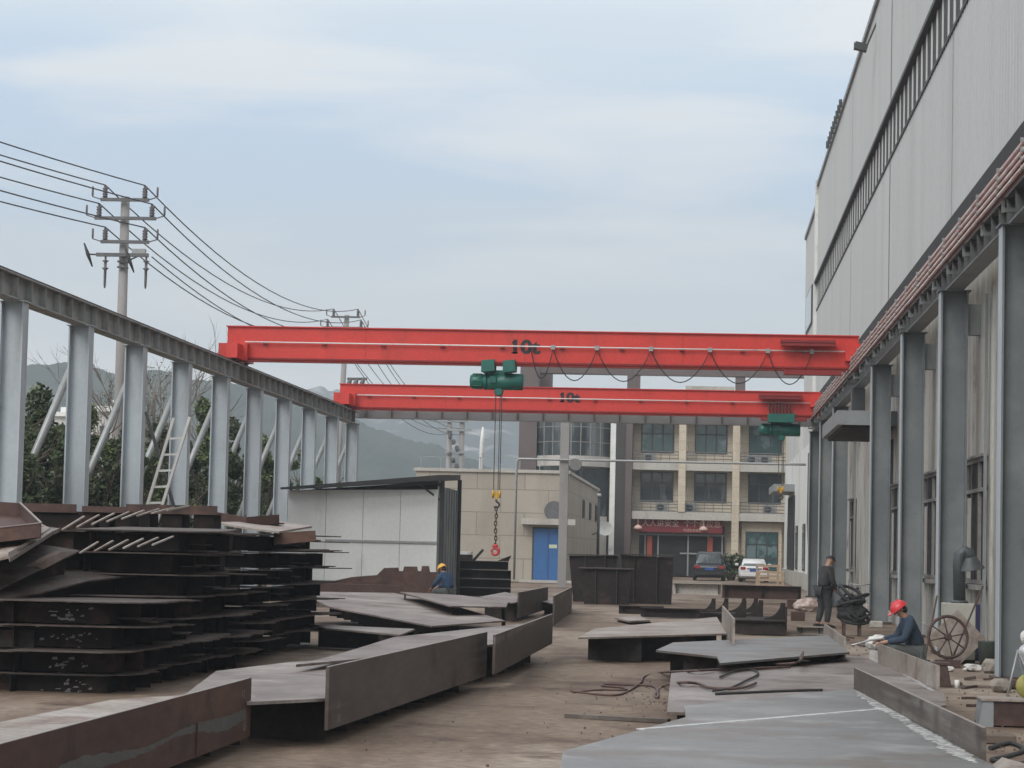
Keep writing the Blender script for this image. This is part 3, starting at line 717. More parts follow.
MB().lathe([(.03,0),(.35,.1),(.5,.22)],(-5.9,YA+28,2.9),(.2,-1,.5),16,cap=False).build('dish','white_trim',sd)
MB().bar((xa1,YA+28.6,2.6),(-5.9,YA+28.1,2.85),.07).build('arm','galvanised',sd)
wp = thing('lamp_post','dark slim lamp post standing beside the annexe side wall','lamp post',(axx(599)-.0,YA+22,0))
p = at(599,497,YA+12); wp.location = (p.x,p.y,0); wp['_w'] = [p.x,p.y,0,0]
MB().tube([(p.x,p.y,0),(p.x,p.y,p.z)],[.09,.07],8).build('pole','frame_dark',wp)
MB().lathe([(.12,0),(.16,.06),(.10,.2)],(p.x,p.y,p.z),(0,0,1),10).build('lamp_head','galvanised',wp)

# ------------------------------------------------------------------ overhead pipe with its post
YP = F/22.5
pg = thing('pipe_bridge','thin grey pipe carried across the yard on a square post','pipe',(at(565,590,YP).x,YP,0))
q0, q1 = at(519,459.5,YP), at(806,464,YP)
zp = (q0.z+q1.z)/2
MB().tube([(q0.x-.1,YP,.3),(q0.x-.1,YP,zp-.12),(q0.x,YP,zp)]+[(q0.x+1+k,YP,zp) for k in range(12)]+[(q1.x,YP,zp)],.052,8).build('pipe','galvanised',pg)
pp = at(565,418,YP)
b = MB().box(pp.x-.19,pp.x+.19,YP+.12,YP+.48,0,pp.z); b.build('post','pole_concrete',pg)
lp = thing('floodlight','round grey floodlight clamped to the overhead pipe beside the post','floodlight',(pp.x+.55,YP-.1,zp-.5))
c = at(576,463.5,YP-.25)
MB().lathe([(.10,.25),(.26,.05),(.30,-.08),(.28,-.12)],c,(0.2,1,.35),18).build('lamp_head','galvanised',lp)
MB().bar((c.x,YP+.1,c.z+.1),(pp.x+.15,YP+.2,c.z+.25),.05).build('bracket','frame_dark',lp)
# roof floodlight on the hall
p = at(861,47,F/31.5)
fl = thing('floodlight','dark floodlight on an arm at the hall roof edge','floodlight',p)
b = MB().obox((p.x,p.y,p.z),(.20,0,-.05),(.0,.16,0),(.03,0,.11)); b.box(p.x-.22,p.x-.19,p.y-.14,p.y+.14,p.z-.08,p.z+.14); b.build('lamp_head','frame_dark',fl)
MB().bar((p.x+.15,p.y,p.z-.05),(XU+.2,p.y,ZR+.05),.06).build('arm','frame_dark',fl)

# ------------------------------------------------------------------ pale metal shed
YS0, YS1 = 75.0, 80.5
sh = thing('metal_shed','pale sheet metal shed with a black sloping roof','shed',(-10.5,YS0,0))
x0, x1 = at(288,540,YS0).x, at(437,540,YS0).x
zl, zr_ = at(288,490,YS0).z, at(437,489.5,YS0).z
b = MB(); n = 4
for i in range(n):
    xa, xb = x0+(x1-x0)*i/n+.006, x0+(x1-x0)*(i+1)/n-.006
    za_, zb_ = zl+(zr_-zl)*i/n, zl+(zr_-zl)*(i+1)/n
    b.hexa([(xa,YS0,.1),(xb,YS0,.1),(xb,YS0+.04,.1),(xa,YS0+.04,.1),(xa,YS0,za_),(xb,YS0,zb_),(xb,YS0+.04,zb_),(xa,YS0+.04,za_)])
b.build('front_wall','shed_panel',sh)
MB().box(x0+1.2,x1-.02,YS0-.05,YS0-.002,1.80,1.87).build('rail','galvanised',sh)
b = MB(); 
for i in range(14): b.box(x1+.0,x1+.05+(i%2)*.03,YS0+.05+i*(YS1-YS0)/14,YS0+.05+(i+1)*(YS1-YS0)/14-.01,.1,zr_+.1)
b.build('side_wall','steel_grey_dark',sh)
b = MB().box(x0-.05,x0-.005,YS0+.1,YS1,.1,zl-.1); b.box(x0,x1,YS1-.05,YS1,.1,zl-.1); b.build('rear_wall','shed_panel',sh)
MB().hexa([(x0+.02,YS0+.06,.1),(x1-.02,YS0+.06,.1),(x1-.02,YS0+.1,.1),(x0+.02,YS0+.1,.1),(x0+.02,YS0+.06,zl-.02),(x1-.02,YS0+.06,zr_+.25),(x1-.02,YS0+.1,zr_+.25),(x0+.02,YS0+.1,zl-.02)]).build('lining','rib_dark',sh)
rl_, rr_ = at(281,488,YS0-.5), at(440,477.5,YS0-.5)
b = MB().hexa([(rl_.x,YS0-.6,rl_.z-.05),(rr_.x,YS0-.6,rr_.z-.10),(rr_.x,YS1+.4,rr_.z+.10),(rl_.x,YS1+.4,rl_.z+.15),
               (rl_.x,YS0-.6,rl_.z+.02),(rr_.x,YS0-.6,rr_.z+.08),(rr_.x,YS1+.4,rr_.z+.28),(rl_.x,YS1+.4,rl_.z+.22)])
b.build('roof','black_steel',sh)
b = MB().bar((x1+.12,YS0+.1,0),(x1+.12,YS0+.1,rr_.z-.08),.13); b.bar((x1+.12,YS1,0),(x1+.12,YS1,rr_.z+.1),.13)
b.bar((x1+.12,YS0+.1,rr_.z-.75),(rr_.x-.1,YS0+.1,rr_.z-.12),.07); b.bar((x1-1.6,YS0-.3,rr_.z-.30),(rr_.x-.05,YS0-.3,rr_.z-.14),.09)
b.bar((x1+.12,YS0+.1,rr_.z-.75),(x1-.6,YS0-.1,rr_.z-.2),.06)
b.build('frame','black_steel',sh)

# ------------------------------------------------------------------ utility poles and lines
def insul_post(b, x, y, z, h=.36):
    b.lathe([(.05,0),(.085,.03),(.055,.06),(.085,.10),(.055,.14),(.085,.18),(.055,.22),(.085,.26),(.05,.29),(.03,h)],(x,y,z),(0,0,1),10)
def pole(px_top, py_top, Y, arms, label, extra, r=.15, lean=0):
    T = at(px_top,py_top,Y)
    u = thing('utility_pole',label,'utility pole',(T.x,Y,0),group='utility poles')
    MB().tube([(T.x+lean,Y,0),(T.x,Y,T.z)],[r*1.15,r*.85],12).build('pole','pole_concrete',u)
    tips = []
    for (pl,pr,py) in arms:
        a, c = at(pl,py,Y), at(pr,py,Y)
        z = (a.z+c.z)/2
        ar = MB().box(a.x,c.x,Y-.15-r,Y-.05-r,z-.045,z+.045).build('crossarm','frame_grey',u)
        for x in (a.x+.12,c.x-.12):
            b = MB(); insul_post(b,x,Y-.10-r,z+.05); b.build('insulator','insulator',ar); tips.append(Vector((x,Y-.10-r,z+.41)))
            s = -1 if x < T.x else 1
            b = MB(); b.lathe([(.02,0),(.03,.06),(.03,.26),(.015,.30)],(x+s*.36,Y-.1-r,z+.08),(0,0,1),8); b.bar((x+s*.1,Y-.1-r,z),(x+s*.36,Y-.1-r,z+.08),.03); b.build('arrester','insulator',ar)
    if extra:
        z = at(px_top,256,Y).z
        ar = MB().box(T.x-.72,T.x+.78,Y-.3,Y-.2,z-.05,z+.05).build('crossarm','frame_grey',u)
        for dx in (-.45,.72):
            b = MB(); b.lathe([(.03,.0),(.03,-.15),(.10,-.17),(.04,-.22),(.04,-.36),(.10,-.38),(.04,-.44),(.04,-.58),(.035,-.85),(.02,-.95)],(T.x+dx,Y-.25,z),(0,0,1),10); b.build('insulator','insulator',ar)
        for dx,dz in ((-.95,.0),(.25,-.15)):
            b = MB().tube([(T.x+dx-.12,Y-.3,z+.32+dz),(T.x+dx,Y-.3,z+dz),(T.x+dx+.14,Y-.3,z-.35+dz)],[.02,.055,.02],8); b.bar((T.x+dx,Y-.3,z+dz),(T.x+dx+.3,Y-.25,z+.0),.04); b.build('switch','black_steel',ar)
        b = MB().box(T.x+.3,T.x+.68,Y-.28,Y-.1,z-.02,z+.18); b.build('control_box','galvanised',u)
        b = MB()
        for k in range(3): b.bar((T.x-.12,Y-.2,z-.02-k*.16),(T.x+.2,Y-.2,z-.05-k*.16),.05)
        b.build('clamp','frame_dark',u)
    return u, T, tips
u1,T1,tp1 = pole(125.5,197,F/36,((103,151,201),(97,158,219.5),(103,151,243)),'near tall concrete utility pole with three crossarms and hanging insulators',True,lean=.05)
u2,T2,tp2 = pole(347,315,F/20,((332,361,317.5),(326,364,328),(332,361,339)),'farther concrete utility pole seen just above the crane ends',False,lean=-.42)
b = MB()
for k in range(3):
    q = at(350+k*6.5,383,F/20); b.tube([(q.x-.1,q.y-.3,q.z-.9),(q.x,q.y-.3,q.z),(q.x+.12,q.y-.3,q.z+.25)],[.09,.12,.05],8); b.box(q.x-.1,q.x+.25,q.y-.35,q.y-.25,q.z+.12,q.z+.25)
b.build('switch','insulator',u2)
b = MB(); q = at(355,391,F/20); b.box(T2.x-.4,q.x+.8,q.y-.35,q.y-.25,q.z-.45,q.z-.35); b.build('crossarm','galvanised',u2)
# third pole: platform pole with transformer near the annexe roof
Y3 = F/13.6
t3 = thing('utility_pole','distant twin utility pole with a platform above the annexe roof','utility pole',(at(456,420,Y3).x,Y3,0),group='utility poles')
zt3 = at(456,420,Y3).z
for px in (449.5,462): 
    x = at(px,430,Y3).x; MB().tube([(x,Y3,0),(x,Y3,zt3)],[.24,.2],10).build('pole','pole_concrete',t3)
x3 = at(456,420,Y3).x
b = MB()
for z,w in ((zt3-.1,.95),(zt3-.75,1.2),(zt3-2.4,.7),(zt3-4.2,.7)): b.box(x3-w,x3+w,Y3-.35,Y3-.22,z-.09,z+.09)
b.build('crossarm','galvanised',t3)
b = MB()
for k in range(7): b.ball((x3-.35+.25*(k%3),Y3-.4,zt3-1.2-.45*k),(.16,.12,.22),2,.2,k); 
b.build('switch','insulator',t3)
b = MB().box(x3-.5,x3+.45,Y3-.5,Y3+.3,zt3-6.5,zt3-5.3); b.build('transformer','galvanised',t3)
wps = thing('white_mast','slender white mast beyond the annexe roof','mast',(at(482,470,Y3-5).x,Y3-5,0))
q = at(483,427,Y3-5); MB().tube([(q.x-.15,q.y,0),(q.x-.05,q.y,q.z-1),(q.x,q.y,q.z)],[.20,.15,.07],12).build('mast','white_trim',wps)
# conductors
def sagline(p, q, sag, n=18):
    return [Vector(p).lerp(Vector(q),i/n)-Vector((0,0,4*sag*(i/n)*(1-i/n))) for i in range(n+1)]
names = ('top crossarm, left end','top crossarm, right end','middle crossarm, left end','middle crossarm, right end','lowest crossarm, left end','lowest crossarm, right end')
P0 = Vector((-22.5,30.5,0))
for i,(a,c) in enumerate(zip(tp1,tp2)):
    o = Vector((P0.x+(a.x-T1.x)*.8, P0.y, a.z-.15))
    e = at(447+(i%2)*17, 422+6*(i//2), Y3-.3)
    pts = sagline(o,a,.35)+sagline(a,c,1.25)[1:]+sagline(c,e,1.6)[1:]
    solo(MB().tube(pts,.020,5),'power_line','wire_black','black overhead wire on the '+names[i],'power line',base=pts[18],group='overhead power lines')
a = at(152,257,F/36-.3); c = at(330,343,F/20)
pts = sagline(a,c,.8); solo(MB().tube(pts,.018,5),'power_line','wire_black','lowest single wire leaving the arm with hanging insulators','power line',base=pts[0],group='overhead power lines')

# ------------------------------------------------------------------ plants
def leaf_cloud(b, lobes, n, size, rnd):
    tot = sum(l[3]**2 for l in lobes)
    for (x,y,z,r,rz) in lobes:
        for _ in range(int(n*r*r/tot)):
            while True:
                d = Vector((rnd.uniform(-1,1),rnd.uniform(-1,1),rnd.uniform(-1,1)))
                if .12 < d.length < 1: break
            d = d.normalized()*(d.length**.5)*rnd.uniform(.72,1.08)
            p = Vector((x+d.x*r,y+d.y*r,z+d.z*rz))
            if p.z < .1: continue
            s = size*rnd.uniform(.6,1.4)
            u = Vector((rnd.gauss(0,1),rnd.gauss(0,1),rnd.gauss(0,.6))).normalized(); v = u.cross(Vector((rnd.gauss(0,1),rnd.gauss(0,1),rnd.gauss(0,1)))).normalized()
            b.face([p-u*s*.5,p+v*s*.28,p+u*s*.6,p-v*s*.28])
def limbs(b, base, h, r, n, spread, rnd, depth=2):
    b.tube([base,base+Vector((rnd.uniform(-.1,.1),0,h*.45)),base+Vector((rnd.uniform(-.25,.25),rnd.uniform(-.2,.2),h*.85))],[r,r*.7,r*.25],8)
    def grow(p,d,l,rr,k):
        q = p+d*l*.5+Vector((rnd.uniform(-.1,.1)*l,rnd.uniform(-.1,.1)*l,0)); e = q+(d+Vector((0,0,.25))).normalized()*l*.5
        b.tube([p,q,e],[rr,rr*.7,rr*.3],5)
        if k:
            for _ in range(4):
                t = rnd.uniform(.3,1); dd = (d+Vector((rnd.gauss(0,.5),rnd.gauss(0,.5),rnd.gauss(.2,.35)))).normalized()
                grow(p.lerp(e,t),dd,l*rnd.uniform(.4,.65),rr*.5,k-1)
    for i in range(n):
        t = rnd.uniform(.3,.95); a = rnd.uniform(0,6.28)
        grow(base+Vector((0,0,h*t*.85)),Vector((math.cos(a)*spread,math.sin(a)*spread,rnd.uniform(.4,1))).normalized(),h*rnd.uniform(.2,.38),r*.45*(1-t*.5),depth)
def tree(px, top, s, wpx, label, mat, cat='tree', n=5200, name='leafy_tree', group='trees behind the left runway', seed=0, leaf=.20):
    rnd = random.Random(seed); Y = F/s; T = at(px,top,Y); h = T.z; w = wpx/s/2
    t = thing(name,label,cat,(T.x,Y,0),group=group)
    base = Vector((T.x,Y,0))
    b = MB(); limbs(b,base,h*.9,.10+.012*h,9,.8,rnd,1); b.build('trunk','bark',t)
    lobes = []
    nl = 20
    for i in range(nl):
        z = h*rnd.uniform(.10,.86); k = 1-.55*max(0,(z/h-.45))
        r = w*rnd.uniform(.36,.60)*k
        lobes.append((T.x+rnd.uniform(-1,1)*(w-r)*1.05,Y+rnd.uniform(-1,1)*(w*.8),z,r,min(r*rnd.uniform(.8,1.2),max(.4,h-z))))
    lobes.append((T.x,Y,h-.25*w-.2,w*.4,.25*w+.25))
    b = MB(); leaf_cloud(b,lobes,n,leaf,rnd); b.build('crown',mat,t)
    return t
TR = [(-12,384,46,62,'dark','tall dark leafy tree standing before the first runway column'),
      (40,386,41,72,'dark','tall dark leafy tree between the first two runway columns'),
      (88,404,38,50,'mid','lighter leafy tree between the second and third runway columns'),
      (112,440,38,46,'mid','yellowish green rounded tree below the near utility pole'),
      (158,424,34,56,'dark','dark leafy tree behind the leaning ladder'),
      (203,398,31,40,'mid','slim green tree between the ladder and the next runway column'),
      (233,418,29,38,'dark','dark leafy tree behind the fifth and sixth columns'),
      (262,434,28,40,'mid','rounded green tree between the seventh runway column and the shed'),
      (305,446,25,34,'mid','low green tree showing above the shed roof'),
      (330,452,23.5,26,'mid','small light green tree at the far end of the open runway'),
      (68,432,44,44,'dark','low dark bushy tree under the second column brace'),
      (186,440,35,40,'dark','low dark bushy tree in front of the slim green tree'),
      (20,418,48,70,'dark','low dense dark bush at the first runway column'),
      (66,446,43,80,'mid','wide low bush between the second and third columns'),
      (100,452,41,70,'dark','wide low dark bush beside the white house'),
      (150,450,37,70,'mid','wide low bush just behind the ladder foot'),
      (246,458,30,60,'dark','wide low bush at the sixth column'),
      (128,428,41,52,'dark','dense dark bushy tree at the third runway column'),
      (222,440,33,44,'dark','low dense bush between the fourth and fifth columns'),
      (284,455,27,36,'dark','low dense bush beside the shed wall')]
for i,(px,top,s,w,kd,lab) in enumerate(TR):
    tree(px,top,s,w,lab,'leaf_dark' if kd=='dark' else 'leaf_mid',seed=20+i,n=17000 if i<6 else 12000,leaf=.135)
rnd = random.Random(4)
for i,(px,top,s) in enumerate(((160,352,27),(118,372,26))):
    T = at(px,top,F/s); t = thing('bare_tree',('bare twiggy pale tree rising behind the leaning ladder','thin bare tree beside the near utility pole')[i],'tree',(T.x,F/s,0),group='bare winter trees')
    b = MB(); limbs(b,Vector((T.x,F/s,0)),T.z*1.0,.16,16 if i==0 else 9,.55,rnd,3); b.build('trunk','bark_pale',t)
    b = MB(); leaf_cloud(b,[(T.x+rnd.uniform(-.8,.8),F/s,T.z*k,.95,.9) for k in (.35,.5,.62,.74,.86)],900,.09,rnd); b.build('crown','leaf_dark',t)
for i,px in enumerate((731,742)):
    p = gz(px,583,0); p = at(px,583,F/16.2); t = thing('shrub',('green shrub between the two parked cars','small green shrub close behind the white car')[i],'shrub',(p.x,p.y,0),group='entrance shrubs')
    b = MB(); leaf_cloud(b,[(p.x+rnd.uniform(-.3,.3),p.y,z,.5,.45) for z in (.5,.8,1.0,1.2)],700,.22,rnd); b.build('foliage','leaf_dark',t)
    MB().lathe([(.22,0),(.32,.4),(.28,.42)],(p.x,p.y,0),(0,0,1),12).build('pot','moss_pot',t)
# far white houses behind the runway
for i,(x0p,x1p,t_,s) in enumerate(((92,118,405,19),(44,70,411,15))):
    Y = F/s; a, c = at(x0p,t_,Y), at(x1p,t_,Y)
    h = thing('white_house',('white flat roofed house behind the near utility pole','low white house behind the second runway column')[i],'house',((a.x+c.x)/2,Y,0),group='far white houses')
    MB().box(a.x,c.x,Y,Y+6,0,a.z-.35).build('wall','cladding_white',h)
    r_ = MB().box(a.x-.3,c.x+.3,Y-.3,Y+6.3,a.z-.349,a.z-.05).build('roof','white_trim',h)
    MB().box(a.x+.6,a.x+1.4,Y+2,Y+3,a.z-.04,a.z+.4).build('chimney','white_trim',r_)
    MB().box(a.x+.5,a.x+1.0,Y-.04,Y-.002,a.z-2.2,a.z-1.1).build('window','frame_dark',h)
# ladder and the crossed poles
YLd = F/44.5
a0, a1 = at(148,503,YLd), at(174,418,YLd-.0)
ld = thing('ladder','pale metal ladder leaning between the third and fourth runway columns','ladder',(a0.x,YLd,0))
def ext(p,q): 
    t = p.z/(q.z-p.z); return p-(q-p)*t
e0 = ext(a0,a1); b0, b1 = at(163,503,YLd), at(190,417,YLd); f0 = ext(b0,b1)
b = MB().bar(e0,a1,.09,.06); b.build('stile','cladding_white',ld); MB().bar(f0,b1,.09,.06).build('stile','cladding_white',ld)
for k in range(1,12):
    t = k/12.3; MB().bar(e0.lerp(a1,t),f0.lerp(b1,t),.05).build('rung','cladding_white',ld)
b = MB().bar(ext(at(172,500,YLd+.4),at(146,412,YLd+.4)),at(146,412,YLd+.4),.07)
solo(b,'steel_bar','frame_dark','dark slim steel bar leaning across the ladder','bar')
# ------------------------------------------------------------------ steel pieces lying in the yard
def clip(poly, p, d):
    """interval of the line p + t d inside a polygon (x, y)"""
    ts = []
    n = len(poly)
    for i in range(n):
        a, c = poly[i], poly[(i+1)%n]
        ex, ey = c[0]-a[0], c[1]-a[1]; den = d[0]*ey-d[1]*ex
        if abs(den) < 1e-9: continue
        t = ((a[0]-p[0])*ey-(a[1]-p[1])*ex)/den; u = ((a[0]-p[0])*d[1]-(a[1]-p[1])*d[0])/den
        if 0 <= u <= 1: ts.append(t)
    return (min(ts),max(ts)) if len(ts) > 1 else None
def plane_z(poly3):
    o = poly3[0]; n = Vector((0,0,0))
    for i in range(1,len(poly3)-1): n += (poly3[i]-o).cross(poly3[i+1]-o)
    c = sum(poly3,Vector())/len(poly3)
    return lambda x,y: c.z-(n.x*(x-c.x)+n.y*(y-c.y))/n.z
def girder(name, label, deck, mat, fl=None, fz=(.6,.05), fmat='flange_brown', u=None, ribs=1.1, group='steel plate girders lying in the yard', th=.028, weld=None, ground=.02, rib_z=None, edge=True, pack=False):
    """deck: (px,py,z) corners; fl: two pixels on the upper edge of the upright flange at height fz[0]"""
    P = [gz(*d) for d in deck]
    c = sum(P,Vector())/len(P)
    t = thing(name,label,'steel girder',(c.x,c.y,0),group=group)
    zp = plane_z(P)
    if fl:
        A0, A1 = gz(fl[0][0],fl[0][1],fz[0]), gz(fl[1][0],fl[1][1],fz[0])
        d = (A1-A0).normalized(); nrm = Vector((d.y,-d.x,0))
        if nrm.dot(c-A0) < 0: nrm = -nrm
        for p in P:
            k = nrm.dot(p-A0)
            if k < .12: p.x -= nrm.x*(k-.002); p.y -= nrm.y*(k-.002)
    xy = [(p.x,p.y) for p in P]; zz = [zp(*q) for q in xy]
    MB().prism(xy,[z-th for z in zz],zz).build('deck_plate',mat,t)
    if fl:
        A0, A1 = gz(fl[0][0],fl[0][1],fz[0]), gz(fl[1][0],fl[1][1],fz[0])
        d = (A1-A0).normalized(); nrm = Vector((d.y,-d.x,0))
        if nrm.dot(c-A0) > 0: nrm = -nrm
        q0, q1 = A0+nrm*.032, A1+nrm*.032
        fo = MB().hexa([(A0.x,A0.y,fz[1]),(A1.x,A1.y,fz[1]),(q1.x,q1.y,fz[1]),(q0.x,q0.y,fz[1]),(*A0.xy,fz[0]),(*A1.xy,fz[0]),(*q1.xy,fz[0]),(*q0.xy,fz[0])]).build('flange',fmat,t)
        MB().hexa([(*(A0+nrm*.003).xy,fz[0]+.001),(*(A1+nrm*.003).xy,fz[0]+.001),(*(A1+nrm*.029).xy,fz[0]+.001),(*(A0+nrm*.029).xy,fz[0]+.001),
                   (*(A0+nrm*.003).xy,fz[0]+.004),(*(A1+nrm*.003).xy,fz[0]+.004),(*(A1+nrm*.029).xy,fz[0]+.004),(*(A0+nrm*.029).xy,fz[0]+.004)]).build('cut_edge','cut_edge',fo)
        u = (d.x,d.y)
    L = math.hypot(*u); u = (u[0]/L,u[1]/L); v = (-u[1],u[0])
    s = [ (q[0]-c.x)*u[0]+(q[1]-c.y)*u[1] for q in xy]
    lo, hi = min(s)+.12, max(s)-.12
    n = max(2,int((hi-lo)/ribs)+1)
    for i in range(n):
        k = lo+(hi-lo)*i/(n-1); p = (c.x+u[0]*k,c.y+u[1]*k)
        iv = clip(xy,p,v)
        if not iv or iv[1]-iv[0] < .3: continue
        m = (iv[1]-iv[0])*(.22 if pack else .05)+.04
        a = (p[0]+v[0]*(iv[0]+m),p[1]+v[1]*(iv[0]+m)); e = (p[0]+v[0]*(iv[1]-m),p[1]+v[1]*(iv[1]-m))
        za, ze = zp(*a)-th-.001, zp(*e)-th-.001
        hx_, hy_ = u[0]*.011, u[1]*.011
        g0 = rib_z if rib_z is not None else ground
        MB().hexa([(a[0]-hx_,a[1]-hy_,g0),(e[0]-hx_,e[1]-hy_,g0),(e[0]+hx_,e[1]+hy_,g0),(a[0]+hx_,a[1]+hy_,g0),
                   (a[0]-hx_,a[1]-hy_,za),(e[0]-hx_,e[1]-hy_,ze),(e[0]+hx_,e[1]+hy_,ze),(a[0]+hx_,a[1]+hy_,za)]).build('rib','rib_dark',t)
    if pack:
        for kx,ky in ((.35,.0),(-.25,.3),(0,-.3)):
            q = (c.x+kx*2,c.y+ky*3); MB().box(q[0]-.3,q[0]+.3,q[1]-.4,q[1]+.4,0,.159).build('packing','rib_dark',t)
    if weld:
        A0, A1 = [Vector((*gz(w[0],w[1],zp(c.x,c.y)).xy,0)) for w in weld[:2]]
        b = MB(); rnd = random.Random(int(weld[0][0])); wd = weld[2]; dd = A1-A0; Ln = dd.length; dd = dd/Ln; nn_ = Vector((dd.y,-dd.x,0)); prev = None
        n_ = int(Ln/.05); ph = 0
        for i in range(n_+1):
            q = A0+dd*(Ln*i/n_); ph += rnd.uniform(-.4,.4); l_, r_ = wd*(.55+.35*math.sin(ph)+rnd.uniform(-.25,.25)), wd*(.6+.25*math.sin(ph*1.7)+rnd.uniform(-.2,.2))
            p1, p2 = q+nn_*max(l_,.008), q-nn_*max(r_,.008)
            cur = (b.bm.verts.new((p1.x,p1.y,zp(p1.x,p1.y)+.002)),b.bm.verts.new((p2.x,p2.y,zp(p2.x,p2.y)+.002)))
            if prev: b.bm.faces.new((prev[0],cur[0],cur[1],prev[1]))
            prev = cur
        b.build('weld_bead','weld_white',t)
    return t, zp
SG = 'steel plate girders lying in the yard'
def flange_marks(t, fl, zt, stripe=None, chalk=None, stiff=None):
    A0, A1 = gz(fl[0][0],fl[0][1],zt), gz(fl[1][0],fl[1][1],zt); d = A1-A0; L_ = d.length; d = d.normalized()
    nrm = Vector((d.y,-d.x,0))
    if nrm.x < 0: nrm = -nrm
    if stripe:
        rnd = random.Random(2); b = MB(); n = 60; prev = None
        for i in range(n+1):
            k = stripe[0]+(stripe[1]-stripe[0])*i/n; q = A0+d*L_*k+nrm*.0335
            zc = stripe[2]+.02*math.sin(i*.21)+rnd.uniform(-.006,.006); hw_ = .035+.02*math.sin(i*.13+1)+rnd.uniform(-.006,.006)
            cur = (b.bm.verts.new((q.x,q.y,zc-hw_)),b.bm.verts.new((q.x,q.y,zc+hw_)))
            if prev: b.bm.faces.new((prev[0],cur[0],cur[1],prev[1]))
            prev = cur
        b.build('primer_stripe','primer_grey',t)
    if stiff:
        q = A0+d*L_*stiff+nrm*.041; MB().obox((q.x,q.y,.25),d*.012,nrm*.008,(0,0,.13)).build('stiffener','plate_rust',t)
    if chalk:
        for txt,k,z,sz in chalk:
            q = A0+d*L_*k+nrm*.034
            M = Matrix((( d.x,0,nrm.x,q.x),(d.y,0,nrm.y,q.y),(0,1,0,z),(0,0,0,1)))
            text(txt,sz,'chalk',t,M,'chalk_mark',.0005)
# right row, from the nearest to the farthest
g1,zp1 = girder('plate_girder','largest grey plate girder with a long white weld seam',
   [(557,785,.36),(563,751,.36),(636,731,.36),(686,717,.36),(684,706,.36),(768,697,.36),(854,689,.36),(978,766,.36),(1000,785,.36)],'plate_grey',((854,668),(982,728)),(.58,.06),weld=((856,691),(974,763),.10),ribs=1.3)
b = MB(); rnd = random.Random(9); A0, A1 = gz(640,729.5,.36), gz(884,709,.36)
for i in range(110):
    q = A0.lerp(A1,i/110); q2 = A0.lerp(A1,(i+1.2)/110)
    b.bar((q.x,q.y+rnd.gauss(0,.004),.363),(q2.x,q2.y+rnd.gauss(0,.004),.363),.075,.006)
b.build('weld_seam','seam_white',g1)
girder('plate_girder','brownish grey plate girder with a tan upright flange beside the seated welder',
   [(667,712,.29),(671,673,.29),(770,665,.29),(878,656,.29),(935,692,.29),(946,705,.29),(880,716,.29)],'plate_brown',((878,644),(937,666)),(.55,.05),'plate_tan',weld=((880,658),(932,691),.05))
girder('plate_girder','grey plate girder with clipped corners and a short tan flange',
   [(656,650,.42),(673,642.5,.42),(824,635,.42),(844,652,.42),(720,663,.42),(717,656.5,.42)],'plate_grey',((824,624),(844,638)),(.56,.12),'plate_tan',ribs=.9)
girder('plate_girder','brownish plate girder over a dark web, beyond the one with clipped corners',
   [(578,638,.40),(594,628.5,.42),(660,622,.45),(722,617.5,.46),(733,633,.46)],'plate_tan',((722,606),(733,619)),(.80,.08),'plate_tan',ribs=.9)
# left row
gL,_ = girder('plate_girder','rusty red-brown plate girder with a grey primer stripe along its flange',
   [(-60,745,.42),(-60,728,.42),(0,722,.42),(110,700,.42),(248,690,.42),(246,697,.42),(0,772,.42)],'plate_tan',((-30,751),(248,678)),(.61,.11),'plate_rust')
flange_marks(gL,((-30,751),(248,678)),.61,(.2,.97,.32),[('1-3',.955,.49,.10),('05',.968,.21,.11)],.72)
gM,_ = girder('plate_girder','brown plate girder with the longest upright flange and a chalk mark',
   [(247,702,.42),(326,698,.42),(483,655,.42),(390,656,.42),(290,662,.42),(216,671,.42),(186,693.5,.42)],'plate_brown',((326,667),(485,632)),(.70,.15),ribs=1.0)
flange_marks(gM,((326,667),(485,632)),.70,None,[('1-2',.045,.34,.10),('007',.05,.22,.10)])
girder('plate_girder','brown plate girder with a leftward pointed deck behind the longest flange',
   [(548,632,.50),(495,644,.50),(400,655,.50),(296,664.5,.50),(332,656,.50),(394,637,.50),(470,629,.50),(520,624,.50)],'plate_brown',((493,635),(551,614)),(.70,.22),ribs=1.0)
girder('plate_girder','wide sloping brown plate tilted up toward the shed',
   [(296,593,.64),(394,592,.66),(450,604,.52),(505,621,.36),(432,627,.34),(330,605,.56)],'plate_brown',u=(0.2,1),ribs=1.0,rib_z=.16,pack=True)
girder('plate_girder','narrow brown plate lying just in front of the yellow helmeted worker',
   [(400,592,.72),(462,595,.66),(508,602,.58),(506,607,.56),(450,605.5,.62)],'plate_brown',u=(1,0.1),ribs=.8)
girder('plate_girder','small brown plate poking out beneath the wide sloping plate',
   [(310,624,.40),(415,629,.34),(400,634.5,.32),(325,628,.37)],'plate_brown',u=(0.2,1),ribs=.9)
girder('plate_girder','brown plate girder with a short upright flange near the blue door',
   [(478,597,.50),(520,603,.48),(546,598,.48),(505,592,.5)],'plate_brown',((517.5,592.5),(547,587)),(.70,.10),ribs=1.2)
girder('plate_girder','small dark plate girder beside the foot of the grey pipe post',
   [(540,601,.35),(556,604,.35),(571,598,.35),(556,596,.35)],'plate_brown',((553,596),(571,587)),(.70,.03),'flange_brown',ribs=1.2)
